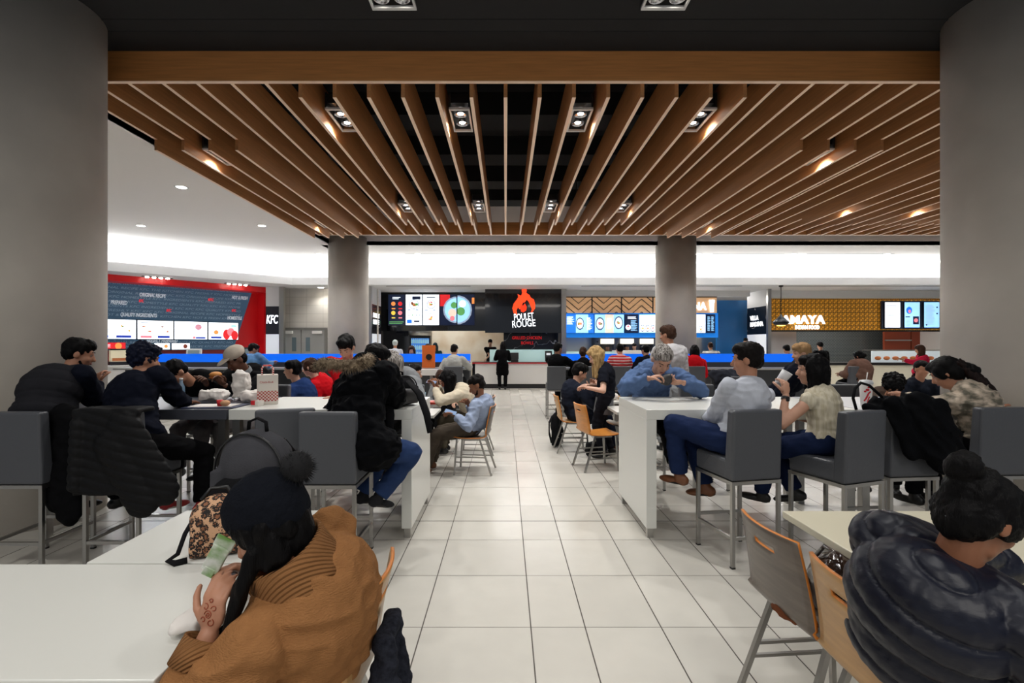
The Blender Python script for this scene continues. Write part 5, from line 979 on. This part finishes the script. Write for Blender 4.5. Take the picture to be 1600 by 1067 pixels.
# white shirt man
G = person((1.76, 3.70), 40, 'man in a crisp white shirt and navy trousers seated with his back to us', at(1167, 562, 3.72), (6, 18, 0), sit=.77, H=1.76, bw=1.02, skn='tan', hair=('short', 'dk'), top=dict(mat=whitec, inf=.013, collar=1.1, wr=.007), pants=dict(mat=fabric('navy_trousers', (28, 40, 72)), inf=.018), shoes=dict(mat=shoe_br, boot=True), hl=at(1100, 655, 4.05), hr=at(1130, 640, 4.3), hunch=.03, fl=at(1062, 742, 3.95), fr=at(1103, 760, 4.0), twist=-22)
# sleeveless woman
G = person((2.46, 3.70), 52, 'long haired woman in a sleeveless striped blouse sipping from a cup', at(1268, 578, 3.78), (2, 22, 0), sit=.77, H=1.66, skn='light', hair=('long', 'b'), top=dict(mat=blouse, inf=.017, sleeve=0, name='blouse'), pants=dict(mat=darkden, inf=.015), shoes=dict(mat=shoe_b, boot=True), hl=at(1228, 618, 3.72), hr=at(1238, 650, 4.1), palm=dict(ld=Vector((-.2, .2, 1.6)), l=Vector((-.2, .8, .2))), polel=(-.4, -.2, -1), curl=(.6, .5), hunch=.02, fl=at(1190, 770, 4.0), fr=at(1243, 768, 3.9), twist=-14)
mb = MB(); d = (G['HL']-G['EL']).normalized(); mb.cyl(G['HL']-d*.035, G['HL']-d*.012, .031, .031, 24, caps=False); mb.obox(G['HL']-d*.024+Vector((-.02, -.02, 0)), (.03, .02, .034)); mb.build('wristwatch', M('black_plastic'), G['root'])
cu = empty('drink_cup', at(1222, 592, 3.86), label='pale paper cup raised to the lips of the sleeveless woman', cat='cup'); cu.rotation_euler = (.3, .5, 0); MB().lathe((0, 0, -.06), [(.03, 0), (.042, .13), (.04, .13), (.028, .01)], 24).build('cup', M('paper_cup', (200, 200, 202), .5), cu)
person((3.3, 6.1), 60, 'person in a tan cap and navy and red jacket behind the sleeveless woman', at(1252, 552, 5.7), (10, 20, 0), H=1.62, skn='light', hair=('short', fabric('tan_cap', (160, 128, 92))), top=dict(mat=navyc, inf=.04), pants=dict(mat=redc), shoes=SB)
person((7.62, 10.40), 6, 'dark haired person in a brown hooded jacket at the right bar end', at(1342, 557, 10.55), (20, 20, 0), sit=.77, H=1.66, skn='tan', hair=('lowbun', 'b'), top=dict(mat=fabric('brown_hoodie', (104, 78, 68)), inf=.05, collar=1.8), pants=dict(mat=trs), shoes=SB)
person((zx(1440, 12.5), 12.6), 60, 'woman in a crimson top reaching left over the food display', at(1437, 546, 12.5), (20, 0, 0), sit=None, H=1.62, skn='tan', hair=('long', 'br'), top=dict(mat=fabric('crimson', (176, 30, 60)), inf=.03), pants=dict(mat=trs), shoes=SB, hl=at(1412, 562, 12.4), hr=at(1420, 564, 12.9))
person((6.05, 7.1), 176, 'man in a dark sweatshirt with a small white emblem facing the camera', at(1440, 577, 7.0), (10, 0, 0), sit=.50, H=1.72, skn='tan', hair=('crop', 'b'), top=dict(mat=fabric('dark_navy', (28, 32, 42)), inf=.03), pants=dict(mat=trs), shoes=SB)
person((4.08, 5.35), 150, 'man with curly black hair and beard hunched over the grey table', at(1396, 605, 5.05), (36, -8, 0), sit=.60, H=1.68, skn='tan', hair=('curly', 'b'), beard=True, top=dict(mat=fabric('brown_jacket', (80, 66, 58)), inf=.035), pants=dict(mat=trs), shoes=SB, hl=at(1430, 632, 4.8), hr=at(1390, 634, 4.7), hunch=.08, hb=1.05)
G = person((3.74, 3.78), 20, 'woman with a dark ponytail in a camouflage print top leaning over the table', at(1478, 583, 3.95), (32, 22, 0), sit=.77, H=1.72, skn='tan', hair=('pony', 'b'), top=dict(mat=camo, inf=.026, wr=.014, name='sweatshirt'), pants=dict(mat=trs), shoes=SB, hl=at(1415, 620, 4.3), hr=at(1560, 640, 4.1), hunch=.05)
mb = MB(); b0 = G['H']+G['Rh']@Vector((0, -.10, .05)); b1 = G['loc'](at(1549, 612, 3.76)); b2 = G['loc'](at(1553, 645, 3.70)); b3 = G['loc'](at(1500, 612, 3.66)); mb.tube([b0, b0.lerp(b1, .35)+Vector((0, 0, .015)), b0.lerp(b1, .7), b1, b2], [.05, .055, .06, .045, .012], 14, 0, .8)
blob('ponytail', mb, [hairm('ponytail', (16, 12, 12), (34, 22, 20))], G['root'], .009, 3, lambda co, n: .009*nz((co[0], co[1]*.6, co[2]*.5), 60))
for px, py, d, lab, hcol in ((934, 536, 19.3, 'kitchen worker with black hair behind the steel counter', 'b'), (991, 541, 18.3, 'kitchen worker bent low under the glowing drink heads', 'b'), (1165, 533, 18.4, 'dark haired worker against the blue wall', 'b'), (1229, 546, 13, 'person in a black hood beyond the blue band at the right shop', 'b'), (1281, 540, 15, 'dark haired customer far behind the sleeveless woman', 'b')):
    person((zx(px, d), d), 150 if d > 15 else 0, lab, at(px, py, d), (25, 0, 0), H=1.64, skn='light', hair=('short', hcol), top=dict(mat=blackc, inf=.02), pants=dict(mat=trs), shoes=SB)
# ---------------- things on tables, bags and coats ----------------
paper = M('white_paper', (222, 216, 210), .7, bump=.4, bscale=18); bagw = M('bag_white', (216, 208, 198), .6)
chk = M('bag_checks', (216, 208, 198), .6); N, L, b = nodes_of(chk); tc = N.new('ShaderNodeTexCoord'); mp = N.new('ShaderNodeMapping'); mp.inputs['Location'].default_value = (.5, .5, .5); ck = N.new('ShaderNodeTexChecker'); ck.inputs['Scale'].default_value = 72; ck.inputs[1].default_value = srgb(168, 44, 42); ck.inputs[2].default_value = srgb(222, 208, 198); L.new(tc.outputs['Object'], ck.inputs[0]); L.new(ck.outputs[0], b.inputs['Base Color'])
bgp = at(418, 0, 4.35); r = empty('paper_bag', (bgp.x, 4.35, 1.065), R(28), label='tall white paper bag with a red checked band and striped handles', cat='bag')
MB().box(-.085, .085, -.06, .06, 0, .03).box(-.085, .085, -.06, .06, .12, .265).build('bag_body', bagw, r, bevel=.003); MB().box(-.0855, .0855, -.0605, .0605, .03, .12).build('checked_band', chk, r)
hstr = striped('handle_stripe', (205, 60, 60), (230, 222, 215), 50, .5)
for y in (-.05, .05):
    mb = MB(); mb.tube([(-.045, y, .26), (-.045, y, .32), (-.03, y, .345), (.03, y, .345), (.045, y, .32), (.045, y, .26)], .006, 8); mb.build('handle', hstr, r)
text('Chick-fil-A', .026, M('print_red', (190, 60, 60), .6), r, (-.065, -.0615, .19), width=.11, ext=.0005)
def crumple(nm, lab, cat, loc, size, m, seed=0, taper=.0, rz=0.):
    mb = MB(); mb.ell((0, 0, size[2]*.5), (size[0], size[1], size[2]*.55), None, 20, 14); mb.box(-size[0]*.8, size[0]*.8, -size[1]*.8, size[1]*.8, 0.004, size[2]*.9)
    o = blob(nm, mb, [m], None, .009, 2, lambda co, n: .022*nz(co, 16, seed)+.008*nz(co, 42, seed), None, None, loc, rz); tag(o, lab, cat); return o
p = at(377, 0, 4.62); crumple('paper_bag', 'tall crumpled white paper bag before the person in the cap', 'bag', (p.x, 4.62, 1.09), (.085, .06, .26), paper, 3)
p = at(330, 0, 4.35); crumple('food_bag', 'wide crumpled white food bag lying on the dark tray', 'bag', (p.x, 4.4, 1.09), (.13, .08, .10), paper, 8)
p = at(385, 0, 4.35); crumple('food_wrapper', 'crumpled white wrapper left of the checked bag', 'wrapper', (p.x, 4.45, 1.085), (.11, .08, .09), paper, 12)
r = empty('serving_tray', (zx(338, 4.15), 4.15, 1.066), R(4), label='dark blue paper lined tray on the bar table', cat='tray'); MB().box(-.22, .22, -.13, .15, 0, .008).build('base', M('tray_blue', (52, 58, 84), .5), r, bevel=.003); MB().box(-.19, .16, -.09, .11, .009, .011).build('liner', paper, r)
r = empty('sauce_box', (zx(402, 4.2), 4.2, 1.066), R(-20), label='small white carton with a red flash on the bar table', cat='box'); MB().box(-.04, .04, -.03, .03, 0, .045).build('carton', M('carton_white', (220, 214, 206), .6), r); MB().box(-.041, .005, -.031, .0, .01, .046).build('red_flash', M('carton_red', (200, 24, 34), .5), r)
r = empty('sandwich', (zx(352, 4.1), 4.1, 1.078), label='half eaten sandwich in a red cup on the tray', cat='food'); MB().ell((0, 0, .025), (.04, .035, .025)).build('bread', M('bread', (200, 150, 110), .7), r); MB().lathe((-.045, 0, 0), [(.02, 0), (.026, .05)]).build('cup', M('carton_red'), r)
r = empty('water_bottle', (zx(283, 4.5), 4.5, 1.066), label='clear plastic water bottle beside the bowed boy', cat='bottle'); MB().lathe((0, 0, 0), [(.03, 0), (.032, .1), (.03, .14), (.014, .18), (.014, .2)], 20).build('bottle_body', M('clear_plastic', (150, 180, 205), .08, alpha=.55, spec=.8), r); MB().lathe((0, 0, .2), [(.015, 0), (.015, .02)]).build('cap', cab_w, r)
# cup with red bird mark
r = empty('drink_cup', (zx(1353, 4.2), 4.2, 1.066), R(-20), label='white paper cup with a red bird mark and a straw', cat='cup'); MB().lathe((0, 0, 0), [(.038, 0), (.05, .19), (.05, .192)], 32).build('cup', M('cup_white', (222, 218, 214), .45), r)
MB().lathe((0, 0, .192), [(.054, 0), (.054, .012), (.046, .03), (.02, .034)], 32).build('lid', M('lid_clear', (196, 198, 200), .3), r); MB().cyl((0, 0, .2), (.012, 0, .29), .004).build('straw', cab_w, r)
mb = MB(); cm = lambda a, z: ((.0392+.0632*z)*math.sin(a), -(.0392+.0632*z)*math.cos(a)-.0008, z)
def band(pts, w):
    for (a0, z0), (a1, z1) in zip(pts, pts[1:]):
        dx, dz = (a1-a0)*.045, z1-z0; l = math.hypot(dx, dz) or 1; px_, pz_ = -dz/l*w, dx/l*w
        mb.quad(cm(a0+px_/.045, z0+pz_), cm(a1+px_/.045, z1+pz_), cm(a1-px_/.045, z1-pz_), cm(a0-px_/.045, z0-pz_))
band([(-.62, .045), (-.35, .06), (-.1, .085), (.15, .115), (.5, .128)], .0065); band([(-.05, .03), (.1, .06), (.3, .085)], .005); 
for a, z, q in ((-.05, .142, .013), (-.42, .128, .009), (.12, .165, .009)): mb.add([cm(a+q/.045*math.cos(t*PI/7), z+q*.85*math.sin(t*PI/7)) for t in range(14)], [list(range(14))])
mb.build('bird_mark', M('mark_red', (190, 24, 40), .5), r)
r = empty('paper_menu', (zx(1448, 4.3), 4.3, 1.066), R(15), label='bright pale blue sheet on the grey table by the ponytailed woman', cat='paper'); MB().box(-.09, .09, -.08, .08, 0, .004).build('sheet', M('sheet_blue', (150, 185, 240), .4), r)
r = empty('food_tray', (zx(969, 7.4), 7.5, .745), label='food in white and yellow packets on the small table by the bar table', cat='food'); mb = MB(); mb.ell((-.1, 0, .05), (.1, .08, .06)); mb.build('packet', paper, r); mb = MB(); mb.box(0, .15, -.05, .08, 0, .05); mb.build('box', M('packet_yellow', (225, 165, 50), .5), r); MB().box(.02, .12, -.1, -.05, 0, .035).build('sachet', M('carton_red'), r)
r = empty('food_tray', (-1.08, 7.0, .745), label='orange red tray before the woman in the beige sweater', cat='tray'); MB().box(-.16, .16, -.12, .12, 0, .03).build('tray_body', M('tray_red', (206, 66, 44), .5), r, bevel=.005)
r = empty('drink_cup', (-1.25, 7.3, .745), label='pale blue drink cup on the small table left of the beige sweater', cat='cup'); MB().lathe((0, 0, 0), [(.035, 0), (.045, .13)]).build('cup', M('cup_blue', (130, 170, 190), .4), r)
# food of the camel woman
r = empty('snack_wrapper', at(338, 872, 1.42), label='green and white snack wrapper held upright by the woman in camel', cat='wrapper'); r.rotation_euler = (.5, .55, .2)
mb = MB(); mb.obox((0, 0, 0), (.05, .016, .12)); mb.obox((0, 0, .075), (.056, .006, .05)); mb.obox((0, 0, -.06), (.034, .02, .04)); mb.build('wrapper', M('wrapper_green', (108, 158, 70), .35, col2=(226, 230, 222), vscale=14), r, bevel=.006)
o = crumple('foil_wrapper', 'silver and dark foil wrapper in the hands of the woman in camel', 'wrapper', at(350, 925, 1.42), (.035, .03, .05), M('foil', (150, 152, 160), .25, .7), 5)
p = at(305, 1000, 1.42); o = crumple('napkin', 'white crumpled napkin under the hennaed hand', 'napkin', (-.94, 1.45, .75), (.05, .06, .04), paper, 6)
# backpack on the middle table
bk = fabric('backpack_grey', (66, 66, 70), .8); bkb = fabric('backpack_black', (24, 24, 26), .8); zipm = M('zip_black', (14, 14, 15), .4)
def backpack(loc, rz, lab, m1, m2, w=.17, d=.11, h=.44, tilt=0.):
    r = empty('backpack', loc, rz, lab, 'backpack'); mb = MB(); mb.ell((0, 0, h*.58), (w, d, h*.42)); mb.box(-w*.92, w*.92, -d*.85, d*.85, .01, h*.62); blob('bag_body', mb, [m1], r, .011, 4, lambda co, n: .010*nz(co, 9, w*40))
    mb = MB(); mb.ell((0, -d*.85, h*.34), (w*.78, d*.42, h*.25)); mb.box(-w*.72, w*.72, -d*1.15, -d*.7, h*.08, h*.42); blob('front_pocket', mb, [m2], r, .011, 4, lambda co, n: .008*nz(co, 12))
    mb = MB(); pts = [(w*.94*math.cos(a), -d*.5, h*.6+h*.37*math.sin(a)) for a in [PI*k/14 for k in range(15)]]; mb.tube(pts, .006, 6); mb.build('zip', zipm, r)
    mb = MB(); mb.tube([(-.05, .0, h*.97), (-.045, 0, h*1.07), (0, 0, h*1.11), (.045, 0, h*1.07), (.05, 0, h*.97)], .012, 8, 0, .5); mb.build('handle', bkb, r)
    for sx in (-1, 1): mb = MB(); mb.tube([(sx*.07, d*.7, h*.86), (sx*.09, d*1.25, h*.66), (sx*.11, d*1.25, h*.35), (sx*w*.8, d*.9, .05)], .02, 8, 0, .4); mb.build('strap', bkb, r)
    return r
backpack((-1.17, 2.28, .742), R(-12), 'grey and black backpack standing on the middle dining table', bk, bkb, .19, .13, .46)
leo = M('leopard', (196, 150, 112), .8); N, L, b = nodes_of(leo); tc = N.new('ShaderNodeTexCoord'); vo = N.new('ShaderNodeTexVoronoi'); vo.inputs['Scale'].default_value = 42; ns = N.new('ShaderNodeTexNoise'); ns.inputs['Scale'].default_value = 40; mxv = N.new('ShaderNodeMix'); mxv.data_type = 'VECTOR'; mxv.inputs[0].default_value = .02
L.new(tc.outputs['Object'], mxv.inputs[4]); L.new(ns.outputs[1], mxv.inputs[5]); L.new(mxv.outputs[1], vo.inputs[0]); cr = N.new('ShaderNodeValToRGB'); L.new(vo.outputs[0], cr.inputs[0]); cr.color_ramp.interpolation = 'CONSTANT'; e = cr.color_ramp.elements; e[0].color = srgb(140, 92, 62); e[1].position = .30; e[1].color = srgb(22, 15, 12); e2 = e.new(.56); e2.color = srgb(204, 160, 124); L.new(cr.outputs[0], b.inputs['Base Color'])
r = empty('handbag', (-1.19, 2.0, .742), R(20), 'leopard print bag with black straps on the middle dining table', 'bag'); mb = MB(); mb.ell((0, 0, .12), (.105, .075, .12)); mb.box(-.09, .09, -.06, .06, .005, .13); blob('bag_body', mb, [leo], r, .008, 4, lambda co, n: .006*nz(co, 14))
mb = MB(); mb.tube([(-.08, 0, .16), (-.11, -.03, .1), (-.13, -.05, .03), (-.16, -.06, .012), (-.13, -.09, .01), (-.09, -.08, .012)], .012, 8, 0, .5); mb.build('strap', bkb, r); mb = MB(); mb.tube([(-.06, 0, .22), (-.03, .02, .26), (.03, .02, .26), (.06, 0, .22)], .008); mb.build('handle', zipm, r)
# backpack at the table end, hanging over the side
G2 = backpack((-.93, 4.2, 1.067), R(60), 'black backpack with dangling straps on the end of the left bar table', bkb, M('nylon_black', (26, 26, 29), .5), .19, .10, .27)
mb = MB(); mb.tube([(-.02, -.12, .22), (-.02, -.25, .12), (-.02, -.33, -.05), (-.02, -.36, -.2)], [.035, .045, .045, .03], 10, 0, .35); mb.build('strap', bkb, G2); mb = MB(); mb.tube([(-.18, -.05, .12), (-.24, -.13, -.04), (-.26, -.14, -.2), (-.2, -.1, -.3)], [.03, .035, .03, .02], 10, 0, .35); mb.build('strap', bkb, G2)
backpack((.80, 7.62, .02), R(85), 'black backpack hanging behind the man in the suit', bkb, bkb, .15, .09, .0+.52)
o = crumple('shoulder_bag', 'black bag lying on the floor under the empty honey chair', 'bag', (1.28, 6.95, .0), (.14, .09, .2), bkb, 7)
r = empty('handbag', (1.42, 2.05, .47), R(10), 'patent brown handbag with gold fittings on the empty chair', 'bag'); pat = M('patent_brown', (44, 28, 20), .15, coat=.6, bump=.5, bscale=18)
mb = MB(); mb.ell((0, 0, .12), (.10, .14, .12)); mb.box(-.09, .09, -.13, .13, .005, .1); blob('bag_body', mb, [pat], r, .008, 3, lambda co, n: .015*nz(co, 16)); MB().tube([(-.06, -.08, .2), (-.05, -.05, .26), (-.04, .04, .26), (-.05, .08, .2)], .009).build('handle', pat, r)
mb = MB()
for k in range(5): mb.ell((-.05+k*.02, -.1+k*.03, .22), (.012, .012, .012))
mb.build('gold_fittings', M('gold_metal', (200, 160, 90), .2, 1.), r)
o = crumple('scarf', 'brown scarf lying on the seat of the empty chair', 'scarf', (1.2, 2.0, .465), (.06, .10, .03), fabric('scarf_brown', (110, 66, 44)), 4)
# coats thrown over chairs
def drape(lab, nm, parts, m, loc=(0, 0, 0), disp=None, vox=.010, cat='coat'):
    mb = MB()
    for a, b_, r1, r2, fl in parts: mb.cap(a, b_, r1, r2, Matrix.Identity(3), fl)
    o = blob(nm, mb, [m], None, vox, 4, disp or wrinkle(.02, 7)); tag(o, lab, cat); return o
# black quilted jacket over the second stool (back at y 3.37)
mb = MB(); mb.box(-2.985, -2.535, 3.325, 3.365, .56, 1.15); mb.box(-2.985, -2.535, 3.325, 3.49, 1.13, 1.155); mb.cap((-2.62, 3.33, 1.02), (-2.40, 3.36, .60), .12, .13, Matrix.Identity(3), .35); mb.cap((-2.70, 3.33, .9), (-2.52, 3.34, .52), .13, .12, Matrix.Identity(3), .35); mb.cap((-2.95, 3.345, 1.05), (-2.97, 3.345, .62), .05, .05)
o = blob('quilted_jacket', mb, [puffk], None, .010, 4, quilt(.009, .062, (.28, 0, 1), 1.)); tag(o, 'black quilted jacket hung over the second bar stool back', 'jacket')
long_coat = drape('long black coat with a hood thrown over the stool beside the ponytailed woman', 'coat', [((2.72, 3.56, 1.16), (3.15, 3.62, 1.16), .045, .06, 1), ((2.78, 3.47, 1.15), (2.95, 3.47, .86), .07, .09, .5), ((2.95, 3.46, 1.15), (3.12, 3.44, .78), .10, .10, .5), ((3.12, 3.48, 1.12), (3.26, 3.46, .66), .10, .07, .5), ((3.0, 3.62, 1.16), (3.28, 3.66, 1.06), .08, .07, .7), ((2.64, 3.52, 1.12), (2.9, 3.52, 1.14), .035, .06, 1), ((2.9, 3.62, 1.14), (3.1, 3.64, .95), .06, .08, .6)], fabric('coat_black', (10, 11, 14), .75), disp=lambda co, n: .020*(1-3*abs(nz((co[0]+co[2]*.8, co[1], co[2]*.45), 9)))+.006*nz(co, 22))
mb = MB(); mb.tube([at(1338, 640, 3.5), at(1333, 622, 3.5), at(1336, 607, 3.5), at(1345, 598, 3.52), at(1358, 602, 3.55), at(1378, 620, 3.58)], .010, 8); o = mb.build('loop_strap', bkb, long_coat)
drape('dark coat over the stool back behind the blue shirt man', 'coat', [((3.1, 7.2, 1.15), (3.6, 7.3, 1.15), .07, .07, 1), ((3.2, 7.15, 1.12), (3.3, 7.1, .7), .13, .10, .5), ((3.5, 7.2, 1.12), (3.6, 7.15, .7), .12, .10, .5)], fabric('coat_grey', (44, 46, 54), .8), vox=.014)
drape('grey tweed coat hanging on the chair of the woman in camel', 'coat', [((-.392, 1.54, .645), (-.392, 1.70, .645), .03, .03, 1), ((-.388, 1.54, .64), (-.365, 1.50, .30), .035, .07, .6), ((-.388, 1.66, .64), (-.36, 1.62, .28), .035, .07, .6), ((-.385, 1.72, .56), (-.37, 1.70, .32), .025, .04, .6)], fabric('tweed', (40, 42, 50), .95, var=.4, vscale=60), vox=.009, disp=wrinkle(.010, 9))
finish_blobs()
